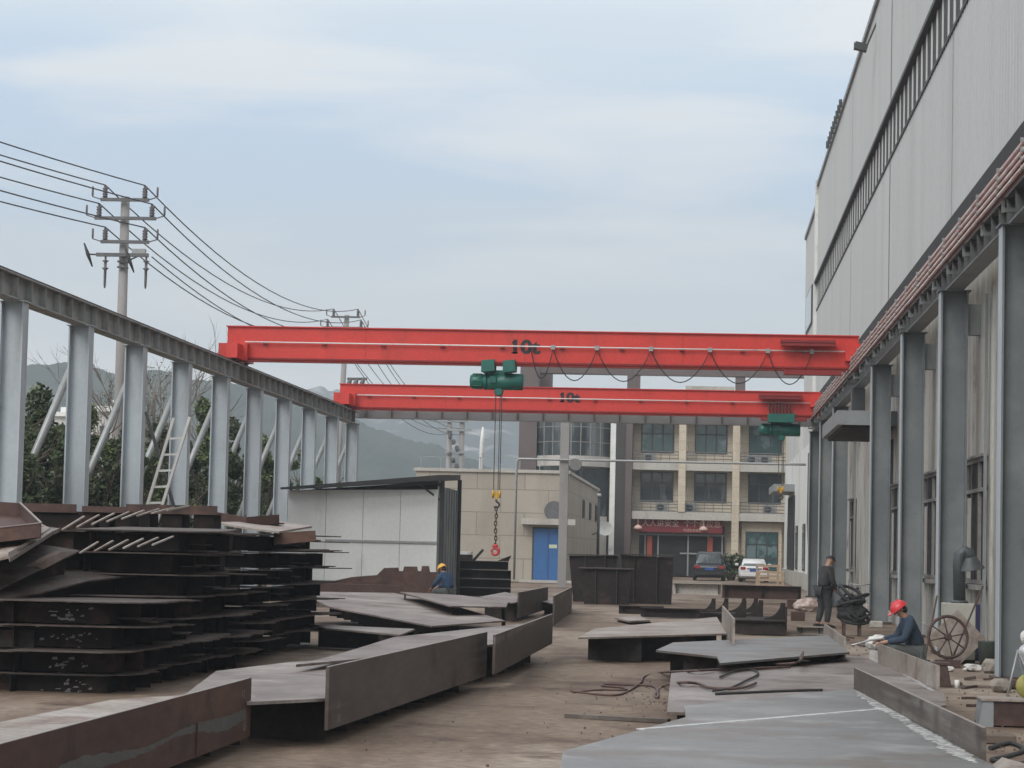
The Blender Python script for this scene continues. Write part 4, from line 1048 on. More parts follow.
# far low pieces
def ibeam(name, label, pa, pb, Y, z0, z1, w=.25, mat='flange_brown', wob=0):
    a, c = at(pa,600,Y), at(pb,600,Y)
    t = thing(name,label,'steel beam',((a.x+c.x)/2,Y,0),group='loose steel beams')
    MB().box(a.x,c.x,Y-.012,Y+.012,z0+.02,z1-.02).build('web',mat,t)
    for z,zz in ((z0,z0+.02),(z1-.02,z1)): MB().box(a.x,c.x,Y-w/2,Y+w/2,z,zz).build('flange',mat,t)
    n = max(2,int((c.x-a.x)/.8))
    for i in range(n): x = a.x+.1+(c.x-a.x-.2)*i/(n-1); MB().box(x-.01,x+.01,Y-w/2+.02,Y-.0125,z0+.021,z1-.021).build('stiffener','rib_dark',t)
    return t
ibeam('steel_beam','long rusty beam on dark packing in front of the parked cars',722,801,84,.16,.62,.5,'plate_rust')
ibeam('steel_beam','grey weathered beam in front of the dark car',673,721,86,.22,.62,.5,'pale_concrete')
ibeam('steel_beam','low brown beam lying just before the standing dark box sections',619,664,66,.02,.24,.3,'rib_dark')
ibeam('steel_beam','low dark beam lying just behind the brownish girder over a dark web',641,716,63,.02,.27,.3,'rib_dark')
ibeam('steel_beam','short brown beam across the ground near the standing worker',797,824,53,.02,.19,.3,'plate_tan')
b = MB(); Pp = [gz(*q) for q in ((615,617.5,.10),(640,616,.10),(650,620,.10),(630,621,.10))]
b.prism([(p.x,p.y) for p in Pp],.06,.10); b.prism([(p.x*.98+.02,p.y+.1) for p in Pp[:3]],.0,.055)
solo(b,'steel_offcut','plate_tan','small pale pointed offcut plate lying before the low beams','offcut')
# dark tray with scalloped ribs
t = thing('scalloped_girder','dark girder segment with quarter round cut ribs on its deck','steel girder',(at(760,630,52).x,52,0),group=SG)
a, c = at(734,626,52), at(787,626,52)
MB().box(a.x,c.x,52,55.5,.30,.33).build('deck_plate','rib_dark',t)
MB().box(c.x-.03,c.x,51.98,55.5,.04,.62).build('flange','rib_dark',t)
MB().box(a.x,c.x-.04,52.1,52.13,.02,.295).build('rib','rib_dark',t); MB().box(a.x,c.x-.04,55.2,55.23,.02,.295).build('rib','rib_dark',t)
for y,x0_ in ((52.5,.72),(53.6,.0),(54.6,.35)):
    px0 = a.x+x0_*(c.x-a.x)-.05; w_ = .34
    pts = [(px0+w_,y,.331),(px0+w_,y,.70),(px0+w_-.10,y,.70)]+[(px0+w_-.10-.36*(1-math.cos(q)),y,.70-.34*math.sin(q)) for q in (.3,.6,.9,1.2,1.5)]+[(px0-.12,y,.331)]
    MB().extrude(pts,(0,.02,0)).build('rib','rib_dark',t)
t2_ = thing('scalloped_girder','dark girder segment with two scalloped ribs before the long rusty beam','steel girder',(at(722,605,60).x,60,0),group=SG)
a, c = at(700,605,60), at(757,605,60)
MB().box(a.x,c.x,60,62.5,.22,.25).build('deck_plate','rib_dark',t2_); MB().box(a.x,c.x,60.1,60.13,.02,.215).build('rib','rib_dark',t2_)
for y,x0_ in ((60.4,.05),(61.0,.28),(61.4,.6),(61.8,.82)):
    px0 = a.x+x0_*(c.x-a.x); w_ = .32
    pts = [(px0+w_,y,.251),(px0+w_,y,.60),(px0+w_-.10,y,.60)]+[(px0+w_-.10-.36*(1-math.cos(q)),y,.60-.32*math.sin(q)) for q in (.3,.6,.9,1.2,1.5)]+[(px0-.12,y,.251)]
    MB().extrude(pts,(0,.02,0)).build('rib','rib_dark',t2_)
# three dark box sections
for (lab,Y,dp,poly,st) in (
  ('dark steel box section standing behind the smallest one, beside the pipe post',80.2,.9,((569,555.5),(617,556),(612,603),(573,603)),(586,606)),
  ('dark steel box section with two upright stiffeners, on the side of the parked cars',78.8,.9,((621,555),(673.5,558),(671,604),(624,604)),(635,658)),
  ('smallest dark steel box section standing in front of the other two',76.8,.7,((580,568.5),(632,570),(628,606),(584,606)),(597,618))):
    pts = [at(x,y,Y) for x,y in poly]; zb_ = 0.0
    for p in pts[2:]: p.z = 0.0
    t = thing('box_section',lab,'steel box',((pts[0].x+pts[1].x)/2,Y,0),group='standing steel box sections')
    MB().extrude(pts,(0,dp,0)).build('body','rib_dark',t)
    z = max(pts[0].z,pts[1].z)
    MB().box(pts[0].x-.06,pts[1].x+.06,Y-.12,Y+dp+.1,z+.002,z+.035).build('top_plate','stack_plate',t)
    for px in st:
        x = at(px,580,Y).x; MB().box(x-.05,x-.03,Y-.11,Y-.002,.02,z-.02).build('stiffener','stack_plate',t)
# castellated off-cut beams in front of the shed
Y = 69.5
pts = [at(x,y,Y) for x,y in ((318,584),(352,577),(377,575),(384,568),(398,567.5),(399,571),(403,571),(404,566.5),(417,566.5),(418,571),(421,571),(422,566),(429,566),(430,572),(437,572),(437,600),(318,604))]
pts[-1].z = pts[-2].z = .03
solo(MB().extrude(pts,(0,.03,0)),'castellated_plate','plate_rust','rusty plate on edge with square teeth standing before the shed wall','steel plate')
Y = 66.5; pts = [at(x,y,Y) for x,y in ((300,583),(398,582.5),(398,592),(300,592))]
t = thing('channel_beam','long rusty channel lying across in front of the toothed plate','steel beam',((pts[0].x+pts[1].x)/2,Y,0),group='loose steel beams')
MB().box(pts[0].x,pts[1].x,Y,Y+.03,.1,pts[0].z).build('web','plate_rust',t)
for z in (.08,pts[0].z-.02): MB().box(pts[0].x,pts[1].x,Y+.031,Y+.3,z,z+.02).build('flange','plate_rust',t)
for k in range(3): MB().box(pts[0].x+.3+k*1.0,pts[0].x+.5+k*1.0,Y+.0,Y+.3,0,.079).build('packing','timber',t)
# dark beams stacked beside the shed
for i in range(4):
    a, c = at(455-2*i,575,83), at(511-3*(i==3),575,83); z0 = .02+.31*i
    lab = ('lowest dark I beam of the pile beside the shed','second dark I beam from the bottom beside the shed','third dark I beam from the bottom beside the shed','top dark I beam of the pile beside the shed')[i]
    t = thing('stacked_beam',lab,'steel beam',((a.x+c.x)/2,83,z0),group='dark beams piled beside the shed')
    MB().box(a.x,c.x,82.99,83.01,z0+.02,z0+.28).build('web','stack_dark',t)
    for z in (z0,z0+.281): MB().box(a.x,c.x,82.8,83.2,z,z+.018).build('flange','stack_plate',t)
pts = [at(x,y,83) for x,y in ((468,560),(480,563),(497,561),(511,555.5),(508,562),(512,566),(505,571))]; zt = .02+.31*4
pts = [Vector((p.x,83,max(p.z,zt))) for p in pts]+[Vector((at(465,570,83).x,83,zt))]
solo(MB().extrude(pts,(0,.25,0)),'steel_offcut','stack_dark','dark bent offcut lying on top of the beam pile','offcut')
a = at(462,552,84.5); 
m = thing('welding_machine','pale boxy welding machine with a handle behind the beam pile','welding machine',(a.x,84.5,0))
MB().box(a.x-.5,a.x+.35,84.2,84.9,.0,1.45).build('stand','rib_dark',m); MB().box(a.x-.5,a.x+.35,84.2,84.9,1.451,a.z+.02).build('case','white_trim',m)
MB().bar((a.x+.4,84.5,a.z-.3),(a.x+.75,84.5,a.z+.1),.09).build('handle','black_steel',m)

# ------------------------------------------------------------------ the tall stacks of ribbed plates at the left
def jag(x_edge, y0, y1, x_in, step, jx, rnd):
    """plate outline whose yard-side edge is cut into shallow saw teeth"""
    pts = [(x_in,y0)]; y = y0; x = x_edge
    pts.append((x_edge-.28,y0)); pts.append((x_edge-.02,y0+.25)); y = y0+.25
    while y+step < y1:
        pts.append((x_edge+rnd.uniform(0,jx),y+step*.98)); pts.append((x_edge-jx*.3,y+step)); y += step
    pts.append((x_edge,y1)); pts.append((x_in,y1)); return pts
ordn = ('lowest','second lowest','third lowest','fourth lowest','fifth lowest','sixth lowest','seventh lowest','topmost')
XS = -6.42
def stack(x_edge, y0_, y1, x_in, zs, hh, group, what, seed, setback=99, ysb=0):
    rnd = random.Random(seed); n = len(zs)
    for i,z in enumerate(zs):
        y0 = y0_ if i < setback else ysb
        lab = '%s dark ribbed plate in the %s' % (ordn[i] if i < n-1 else 'topmost', what)
        xe = x_edge+rnd.uniform(-.10,.12)
        t = thing('ribbed_plate',lab,'steel plate',((xe+x_in)/2,(y0+y1)/2,z-hh),group=group)
        nseg = 3; ln = (y1-y0)/nseg; xm = x_in+(xe-x_in)*rnd.uniform(.35,.6)
        for k in range(nseg):
            ya, yb = y0+ln*k+(rnd.uniform(-.22,.22) if k == 0 else rnd.uniform(-.05,.05)), y0+ln*(k+1)+(rnd.uniform(-.5,.9) if k == nseg-1 else rnd.uniform(-.03,.25))
            dz = rnd.uniform(-.006,.008)+.0171*(k%2); tl = rnd.uniform(-.035,.035)
            pl = jag(xe+rnd.uniform(-.14,.16),ya,yb,xm-.1,rnd.uniform(.30,.5),.17,rnd)
            zz_ = [z+dz+tl*(p[1]-ya)/(yb-ya) for p in pl]
            MB().prism(pl,zz_,[q+.015 for q in zz_]).build('plate','stack_plate',t)
            if k == 0:
                MB().prism([(x_in,ya+rnd.uniform(-.3,.3)),(xm+.05,ya+rnd.uniform(-.25,.25)),(xm+.05,yb),(x_in,yb)],z-.0175,z-.0025).build('plate','stack_plate',t)
        if i > 0:
            for _ in range(2):
                yc_ = rnd.uniform(y0+.8,y1-.8); a_ = rnd.uniform(-.25,.25); lx, ly = rnd.uniform(.5,.9), rnd.uniform(.12,.3); zq = z-hh+.034+rnd.uniform(.0,.12)
                q_ = [(xe-.15+u_*lx*math.cos(a_)-v_*ly*math.sin(a_)-.3,yc_+u_*lx*math.sin(a_)+v_*ly*math.cos(a_)) for u_,v_ in ((-.6,-1),(.6,-1),(.6,1),(-.6,1))]
                MB().prism(q_,zq,zq+.014).build('loose_strip','stack_plate',t)
        if rnd.random() < .8:
            w0 = rnd.uniform(.15,.6); MB().box(x_in+(xe-x_in)*w0,x_in+(xe-x_in)*(w0+.22),y0+.30,y0+.358,z-hh+.02,z-.03-.08*rnd.random()).build('packing','plate_rust' if rnd.random() < .45 else 'rib_dark',t)
        if i in (0,1,2,3) and ysb:
            b = MB()
            for _ in range(16):
                cx_, cz_ = -7.25+rnd.gauss(0,.16), z-hh*.5+rnd.gauss(0,.05); w_, h_ = rnd.uniform(.008,.04), rnd.uniform(.004,.018)
                b.face([(cx_-w_,y0+.3515,cz_-h_),(cx_+w_,y0+.3515,cz_-h_*rnd.uniform(.2,1)),(cx_+w_*.7,y0+.3515,cz_+h_),(cx_-w_*rnd.uniform(.2,1),y0+.3515,cz_+h_*.8)])
            b.build('chalk_mark','chalk',t)
        # ribs under the plate: a long web set back from the edge and cross ribs
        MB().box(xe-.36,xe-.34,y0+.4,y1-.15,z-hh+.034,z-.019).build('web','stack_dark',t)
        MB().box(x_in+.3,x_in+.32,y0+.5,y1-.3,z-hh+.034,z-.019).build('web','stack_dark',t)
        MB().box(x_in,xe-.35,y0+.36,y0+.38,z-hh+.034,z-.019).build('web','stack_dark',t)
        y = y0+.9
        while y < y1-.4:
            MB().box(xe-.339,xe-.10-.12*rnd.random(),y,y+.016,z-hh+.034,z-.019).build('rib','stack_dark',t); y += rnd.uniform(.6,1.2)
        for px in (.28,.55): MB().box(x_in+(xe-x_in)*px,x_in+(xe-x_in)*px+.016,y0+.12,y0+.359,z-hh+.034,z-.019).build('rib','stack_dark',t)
H = .262
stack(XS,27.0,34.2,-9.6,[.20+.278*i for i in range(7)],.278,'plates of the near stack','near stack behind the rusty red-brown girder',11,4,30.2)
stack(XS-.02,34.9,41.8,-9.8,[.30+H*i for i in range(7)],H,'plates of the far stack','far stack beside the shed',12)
# plates poking out of the far stack toward the shed, and tilted toothed pieces on the near stack
for i,(pts,lab) in enumerate((
   (((318,548,1.78),(345,535,1.80),(350,540,1.78),(320,552,1.76)),'slim plate poking out of the far stack, uppermost of three'),
   (((318,558,1.60),(338,552,1.62),(349,558,1.60),(322,565,1.56)),'slim plate poking out of the far stack, middle of three'),
   (((320,574,1.32),(340,569,1.34),(352,576,1.32),(322,580,1.30)),'slim plate poking out of the far stack, lowest of three'))):
    P = []
    for (px,py,z) in pts: P.append(at(px,py,42.0)) 
    P = [at(px,py,40.2 if k in (0,3) else 42.5) for k,(px,py,_) in enumerate(pts)]
    P = [Vector((p.x-(1.2 if k in (0,3) else 0),p.y,pts[0][2]-.06*i*0)) for k,p in enumerate(P)]
    z = P[0].z
    solo(MB().prism([(p.x,p.y) for p in P],z-.30*0,z+.016),'steel_plate','stack_plate',lab,'steel plate',group='plates poking out of the stack')
def toothed(label, line, Ya, Yb, depth, teeth, mat='stack_plate'):
    """tilted plate whose lower near edge follows the pixel line, leaning back; its upper run is cut into comb teeth"""
    pts = [at(px,py,Ya+(Yb-Ya)*k/(len(line)-1)) for k,(px,py) in enumerate(line)]
    c = pts[0]
    t = thing('toothed_plate',label,'steel plate',(pts[0].x,pts[0].y,pts[0].z-.2),group='toothed plates leaning on the near stack')
    b = MB()
    for p,q in zip(pts,pts[1:]):
        d = Vector((-depth,depth*.35,.12*depth)); b.hexa([p,q,q+d,p+d,p+Vector((0,0,.02)),q+Vector((0,0,.02)),q+d+Vector((0,0,.02)),p+d+Vector((0,0,.02))])
    b.build('plate',mat,t)
    b = MB()
    e = Vector((0,0,-.30))
    for p,q in zip(pts,pts[1:]):
        o = Vector((-.22,.12,0)); b.hexa([p+e+o,q+e+o,q+e+o*1.1,p+e+o*1.1,p+o-Vector((0,0,.003)),q+o-Vector((0,0,.003)),q+o*1.1-Vector((0,0,.003)),p+o*1.1-Vector((0,0,.003))])
    b.build('web','stack_dark',t)
    for (x0,y0,x1,y1) in teeth:
        p, q = at(x0,y0,Yb-.1), at(x1,y1,Yb+.35)
        MB().bar(p,q,.03,.018).build('tooth','plate_tan',t)
    return t
toothed('lowest tilted toothed plate sloping down on the near stack',[(-15,604),(40,594),(88,582),(130,577),(195,577)],27.3,31.5,1.6,[])
toothed('middle tilted toothed plate sloping down on the near stack',[(-12,596),(24,578),(50,566),(80,552)],27.6,29.6,1.5,
   [(80+14.5*k,553-1.6*k,98+15*k,542-1.1*k) for k in range(6)])
toothed('highest tilted toothed plate leaning on the near stack below the folded tray',[(-10,566),(20,553),(45,536),(60,530)],28.2,30.2,1.4,
   [(62+15*k,530-2.8*k,84+15*k,516.5-1.5*k) for k in range(8)])
# gussets with chalk marks between the tilted plates
b = MB(); pts = [at(x,y,27.9) for x,y in ((34,566),(52,556),(62,551.5),(78,551),(66,557),(44,569))]
b.extrude(pts,(-.1,.02,0)); solo(b,'steel_offcut','stack_plate','curved pale topped gusset lying between the tilted toothed plates','offcut')
# upper left: tan plate with a folded tray on it
def slab(name, label, pts, Ys, mat, th=.03, cat='steel plate', group=None, edge=None):
    P = [at(x,y,Y) for (x,y),Y in zip(pts,Ys)]
    b = MB(); e = Vector((0,0,-th)); b.extrude([p+e for p in P],(0,0,th))
    return solo(b,name,mat,label,cat,group=group)
slab('steel_plate','tan plate sloping down under the folded tray',[(-30,565),(8,556),(22,546),(50,528),(38,522),(-30,527)],[27.2,27.2,27.6,29.5,32,31],'plate_tan',.03)
slab('steel_strip','brown strip lying along the edge of the tan sloping plate',[(8,553),(10,558),(53,531),(60,528),(50,528)],[27.0,27.0,29.2,29.5,29.6],'plate_brown',.05)
t = thing('folded_tray','rusty folded tray with a pale rim on the near stack','tray',(-7.6,31,2.1))
P = [at(-30,531,28.0),at(41,523,28.0),at(20,503,30.8),at(-30,500,30.8)]
b = MB(); b.extrude([p-Vector((0,0,.18)) for p in P],(0,0,.01)); b.build('base','plate_rust',t)
b = MB()
for p,q in ((P[0],P[1]),(P[1],P[2]),(P[2],P[3])): b.hexa([p-Vector((0,0,.18)),q-Vector((0,0,.18)),q-Vector((0,-.02,.18)),p-Vector((0,-.02,.18)),p,q,q+Vector((0,.02,0)),p+Vector((0,.02,0))])
b.build('side','plate_rust',t)
b = MB()
for p,q in ((P[0],P[1]),(P[1],P[2])): b.bar(p+Vector((0,0,.004)),q+Vector((0,0,.004)),.025,.012)
b.build('rim','cut_edge',t)
# pieces lying along the top of both stacks
for i,(x0,x1,y0,y1,Y,lab,mat) in enumerate((
  (17,76,503,511.5,33.4,'long brown bar on top of the near stack, behind the folded tray','plate_rust'),
  (82,126,506,512,33.4,'short brown bar on top of the near stack, at its middle','plate_rust'),
  (126,217,504,513,34.6,'long dark brown bar on top of the far stack','plate_rust'))):
    a, c = at(x0,y0,Y), at(x1,y1-2,Y); zb_ = at(x0,y1,Y).z
    t = thing('steel_bar',lab,'steel bar',((a.x+c.x)/2,Y,zb_),group='bars on top of the stacks')
    MB().box(a.x,c.x,Y,Y+.03,zb_,a.z).build('web',mat,t); MB().box(a.x,c.x,Y+.031,Y+.5,zb_,zb_+.02).build('flange',mat,t)
    sup = MB(); 
    for k in (.15,.5,.85): sup.box(a.x+(c.x-a.x)*k-.15,a.x+(c.x-a.x)*k+.15,Y+.05,Y+.6,zb_-.32,zb_-.001)
    sup.build('packing','stack_dark',t)
P = [at(216,522,36.2),at(246,527.5,36.2),at(279,531.5,36.2),at(312,526,39.5),at(280,521,40)]
solo(MB().extrude([p-Vector((0,0,.03)) for p in P],(0,0,.03)),'steel_plate','plate_tan','light brown plate lying on top of the far stack','steel plate')
for i,(pl,Y,lab) in enumerate((
   (((217,512),(246,517),(279,514.5),(279,524),(246,526.5),(217,521)),37.5,'rusty open frame lying on the light brown plate of the far stack'),
   (((274,533),(315,530.5),(316,541),(274,545)),36.4,'short rusty channel hanging over the shed end of the far stack top'))):
    P = [at(x,y,Y+(0 if j in (0,1,len(pl)-1,len(pl)-2) else .5)) for j,(x,y) in enumerate(pl)]
    m = len(P)//2; b = MB()
    for j in range(m-1):
        p, q, r_, s_ = P[j], P[j+1], P[len(P)-2-j], P[len(P)-1-j]
        b.hexa([s_,r_,r_+Vector((0,.03,0)),s_+Vector((0,.03,0)),p,q,q+Vector((0,.03,0)),p+Vector((0,.03,0))])
        b.hexa([s_+Vector((0,.031,0)),r_+Vector((0,.031,0)),r_+Vector((0,.5,.0)),s_+Vector((0,.5,.0)),s_+Vector((0,.031,.02)),r_+Vector((0,.031,.02)),r_+Vector((0,.5,.02)),s_+Vector((0,.5,.02))])
    solo(b,'steel_channel','plate_rust',lab,'steel channel')
# chalk-like grinding marks: paint flecks where the near plates were ground
# thin strips lying on the ground by the stacks
for (x0,y0,x1,y1,lab) in ((28,719,88,715,'thin dark steel strip lying on the ground behind the rusty girder'),(566,716,669,721.5,'long thin flat bar lying on the ground beside the largest plate')):
    a, c = gz(x0,y0,.02), gz(x1,y1,.02)
    solo(MB().bar((a.x,a.y,.025),(c.x,c.y,.025),.10 if x0>100 else .05,.04),'flat_bar','flange_brown',lab,'flat bar')
# ------------------------------------------------------------------ hoses
def hose(label, px, r=.016, mat='hose_brown', name='hose', cat='hose'):
    P = []
    for q in px:
        z = (q[2] if len(q) > 2 else .0)+r; P.append(gz(q[0],q[1],z))
    out = []
    for i in range(len(P)-1):
        p0, p1, p2, p3 = P[max(i-1,0)], P[i], P[i+1], P[min(i+2,len(P)-1)]
        for k in range(8):
            t = k/8; out.append(.5*((2*p1)+(p2-p0)*t+(2*p0-5*p1+4*p2-p3)*t*t+(3*p1-p0-3*p2+p3)*t**3))
    out.append(P[-1])
    return solo(MB().tube(out,r,6),name,mat,label,cat,base=out[0])
D = .30
hose('brown rubber hose looped on the bare ground, its end on the grey plate',[(573,692.5),(600,690),(625,690),(622,687.5),(604,686),(606,684.5),(640,685),(655,687),(658,695),(657,698),(655,694),(664,686),(680,682.5,D),(698,683.5,D),(712,688,D),(740,688,D),(756,683,D)])
hose('brown rubber hose making a tall loop over the grey plates',[(571,691.5),(600,694.5),(622,694),(640,683),(644,677),(660,672.5),(690,671,D),(720,669.5,D),(790,667,D)])
hose('black cable curling on the grey plate beside the seated welder',[(713,691,D),(730,688,D),(745,681,D),(758,674,D),(752,669.5,D),(735,671,D),(720,677,D)],.013,'rubber')
hose('reddish hose lying between the clipped corner girder and the grey plate',[(690,668.5,.0),(688,665.5,.0),(705,667,.0),(760,667,.0),(790,664,.0),(826,660,.0)],.016)
hose('short hose bent over the edge of the clipped corner girder',[(770,664.5,.30),(798,662,.42),(803,652,.46),(801,660,.42),(815,661,.2)],.015)
hose('dark cable lying straight over the largest plate',[(716,694,.36),(760,692,.36),(800,690.5,.36),(822,690,.36)],.016,'rubber')
hose('black cables snarled on the ground before the rusty box beam end',[(990,748),(1010,743),(1024,750),(1005,757),(992,760),(1018,764),(1034,760)],.022,'rubber')
# litter: small scraps of rusty scale on the ground
rnd = random.Random(31); b = MB()
for k in range(260):
    if k < 70: p = gz(rnd.gauss(640,22),rnd.gauss(702,9))
    elif k < 150: p = gz(rnd.uniform(930,1024),rnd.uniform(690,768))
    elif k < 190: p = gz(rnd.uniform(845,930),rnd.uniform(640,668))
    else: p = gz(rnd.uniform(240,680),600+170*rnd.random()**.6)
    r = rnd.uniform(.004,.016)*(1 if k < 190 else .8); a = rnd.random()*6
    b.prism([(p.x+r*math.cos(a+j*1.57)*rnd.uniform(.5,1.5),p.y+r*math.sin(a+j*1.57)*rnd.uniform(.5,1.5)) for j in range(4)],.0,.014+.008*rnd.random())
o = b.build('litter','litter_brown'); tag(o,'scattered rusty scraps and grit on the yard ground','litter',kind='stuff')

# ------------------------------------------------------------------ things along the right wall
Yc = 41.0
cab = thing('tool_cabinet','pale upright metal cabinet with a navy edge behind the spoked wheel','cabinet',(at(962,664,Yc).x,Yc,0))
a, c = at(944,603,Yc), at(976,603,Yc)
MB().box(a.x,c.x,Yc,Yc+.5,.06,a.z).build('body','cabinet',cab,bevel=.01); MB().box(c.x+.001,c.x+.07,Yc-.01,Yc+.5,.05,a.z-.01).build('edge','navy_edge',cab)
MB().box(a.x+.05,c.x,Yc+.05,Yc+.45,0,.059).build('plinth','black_steel',cab)
du = thing('exhaust_duct','dark bent exhaust duct with a cone hood standing on the cabinet','duct',(at(960,602,Yc).x,Yc+.25,a.z))
q = [at(x,y,Yc+.25) for x,y in ((959.5,600),(959,565),(960,555),(964,551),(968.5,553),(970,560))]
q[0].z = a.z+.02
MB().tube(q,[.105,.105,.11,.11,.11,.11],14).build('pipe','duct',du)
MB().lathe([(.24,-.16),(.23,-.15),(.12,.04),(.10,.06)],q[-1],(-.15,-.1,1),18).build('hood','duct',du)
MB().lathe([(.15,0),(.15,.02),(.11,.05)],(q[0].x,Yc+.25,a.z+.003),(0,0,1),16).build('flange','duct',du)
# spoked wheel leaning on the cabinet
Yw = 39.6; wc = at(948,637,Yw); wr = .335
wh_ = thing('spoked_wheel','rusty iron wheel with eight spokes leaning on the cabinet','wheel',(wc.x,Yw,wc.z-wr-.03))
ax = Vector((.30,-1,.10)).normalized()
MB().ring(wc,wr,.026,ax).build('rim','rust_iron',wh_)
b = MB(); uu = ax.cross(Vector((0,0,1))).normalized(); vv = ax.cross(uu)
for k in range(8):
    t_ = k*math.pi/4+.2; e = uu*math.cos(t_)+vv*math.sin(t_); b.tube([wc+e*.04,wc+e*wr],.012,6)
b.build('spoke','rust_iron',wh_)
MB().lathe([(.05,-.05),(.06,-.03),(.06,.03),(.05,.05)],wc,ax,12).build('hub','rust_iron',wh_)
bp = at(958,640,40.4); uu2 = Vector((1,.05,0)); 
b = MB().obox((bp.x,40.55,bp.z+.02),(.24,0,.24),(0,.012,0),(-.24,0,.24))
solo(b,'square_board','plate_tan','square brown board tilted on its corner behind the spoked wheel','board')
if wc.z-wr-.035 > .02:
    MB().box(wc.x-.2,wc.x+.2,Yw-.1,Yw+.12,0,wc.z-wr-.036).build('chock','rust_iron',wh_)
for i,(x0,y0,x1,y1,lab) in enumerate(((932,622,937,596,'thin dark rod leaning on the wall between the welder and the wheel'),(950,664,983,586,'long thin rod leaning across the cabinet'))):
    Yr = 40.2 if i == 0 else 39.9
    p0, p1 = at(x0,y0,Yr), at(x1,y1,Yr+.5); p0 = p0+(p0-p1)*((p0.z-.01)/(p1.z-p0.z))
    solo(MB().tube([p0,p1],.016,6),'steel_rod','rust_iron',lab,'rod')
bi = at(988,653,39.3); bz = at(988,641,39.3).z
bn_ = thing('waste_bin','dark green round metal bin beside the cabinet','bin',(bi.x,39.3,0))
MB().lathe([(.13,0),(.165,bz-.02),(.172,bz),(.155,bz),(.15,bz-.05)],(bi.x,39.3,0),(0,0,1),20).build('body','bin_green',bn_)
# blocks and rocks
def rock(label, px, py, r, Y=None, mat='stone', name='stone_block', cat='block', seed=0, group='blocks by the wall'):
    p = gz(px,py,0); b = MB().ball((p.x,p.y,r[2]*.85),r,2,.16,seed); solo(b,name,mat,label,cat,group=group)
rock('pale rough concrete block between the bin and the wall column',991,673,(.16,.18,.12),seed=1)
rock('knobbly pale stone lump behind the rusty box beam end',1000,692,(.15,.2,.10),seed=2)
rock('brownish stone lump touching the knobbly pale one',1012,689,(.14,.18,.08),seed=3,mat='rust_iron')
a, c = gz(936,687,0), gz(951,687,0)
t = thing('steel_stool','dark rusty block stool beside the seated welder','stool',((a.x+c.x)/2,a.y,0))
MB().hexa([(a.x,a.y,0),(c.x,a.y,0),(c.x,a.y+.3,0),(a.x,a.y+.3,0),(a.x+.02,a.y,.30),(c.x-.06,a.y,.30),(c.x-.06,a.y+.3,.30),(a.x+.02,a.y+.3,.30)]).build('body','rust_iron',t,bevel=.01)
MB().box(a.x-.16,c.x-.02,a.y-.02,a.y+.34,.301,.335).build('seat','rust_iron',t)
p = gz(957,688.5,0); solo(MB().lathe([(.035,0),(.036,.11),(.03,.115)],p,(0,0,1),14),'tin_can','white_trim','small white tin standing on the brown ground','can')
a, c = gz(963,688,.02), gz(976,686,.02); solo(MB().bar(a,c,.05,.03),'steel_scrap','rust_iron','short dark steel scrap beside the white tin','scrap')
a, c = gz(962,698,.02), gz(985,698,.02); solo(MB().bar(a,c,.04,.03),'steel_scrap','rust_iron','thin dark rod on the ground before the beam end','scrap')
p = gz(972,671,0); b = MB().ball((p.x,p.y,.05),(.14,.12,.06),2,.3,5); solo(b,'crumpled_paper','white_cloth','crumpled pale paper lying before the bin','paper')
p = gz(948,671,0); b = MB().ball((p.x,p.y,.03),(.10,.1,.04),2,.3,6); solo(b,'crumpled_paper','white_cloth','small crumpled paper lying under the wheel','paper')
rnd = random.Random(77)
for k in range(26):
    p = gz(rnd.uniform(880,1010),rnd.uniform(672,764)) if k < 14 else gz(rnd.uniform(835,900),rnd.uniform(628,650))
    L_ = rnd.uniform(.08,.34); a_ = rnd.random()*3.1; w_ = rnd.uniform(.02,.07)
    solo(MB().bar((p.x-L_*.5*math.cos(a_),p.y-L_*math.sin(a_)*.5,.02),(p.x+L_*.5*math.cos(a_),p.y+L_*.5*math.sin(a_),.02+rnd.uniform(0,.03)),w_,.02+.03*rnd.random()),'steel_scrap',('rust_iron','flange_brown','plate_rust')[k%3],'small rusty scrap of steel lying loose on the ground along the hall wall','scrap',group='rusty scraps along the hall wall')
# beam end cut by the right frame edge
a, c = gz(981,727,0), gz(1060,727,0); y0 = a.y; zt = at(985,699,y0).z
t = thing('box_beam','rusty box beam end with a grey cap under the round lid','steel beam',(a.x+.3,y0,0),group='loose steel beams')
MB().box(a.x+.13,c.x,y0,y0+.5,.02,zt-.02).build('body','plate_rust',t); MB().box(a.x,c.x,y0-.03,y0+.55,zt-.019,zt).build('top_plate','plate_tan',t)
MB().hexa([(a.x-.03,y0-.01,0),(a.x+.129,y0-.01,0),(a.x+.129,y0+.5,0),(a.x-.03,y0+.5,0),(a.x+.02,y0-.01,zt-.02),(a.x+.129,y0-.01,zt-.02),(a.x+.129,y0+.5,zt-.02),(a.x+.02,y0+.5,zt-.02)]).build('end_cap','steel_grey_mid',t)
p = gz(1018,700,0); Yd = y0+.25
solo(MB().lathe([(.02,-.03),(.12,-.03),(.13,0),(.12,.03),(.02,.03)],(at(1027,691,Yd).x,Yd,zt+.131),(.35,-1,.1),22),'round_lid','yellow_green','yellow green round lid standing on the beam end','lid')
lf = thing('work_lamp','silver work lamp bowl on thin leaning legs','lamp',(at(1005,692,29).x,29,0))
q0, q1 = gz(1004,693,0), at(1018,650,29); q0 = Vector((at(1004,692,29).x,29,0))
MB().tube([q0,q1],.014,6).build('leg','galvanised',lf); MB().tube([q0+Vector((.35,.3,0)),q1],.014,6).build('leg','galvanised',lf); MB().tube([q0+Vector((.45,-.25,0)),q1],.014,6).build('leg','galvanised',lf)
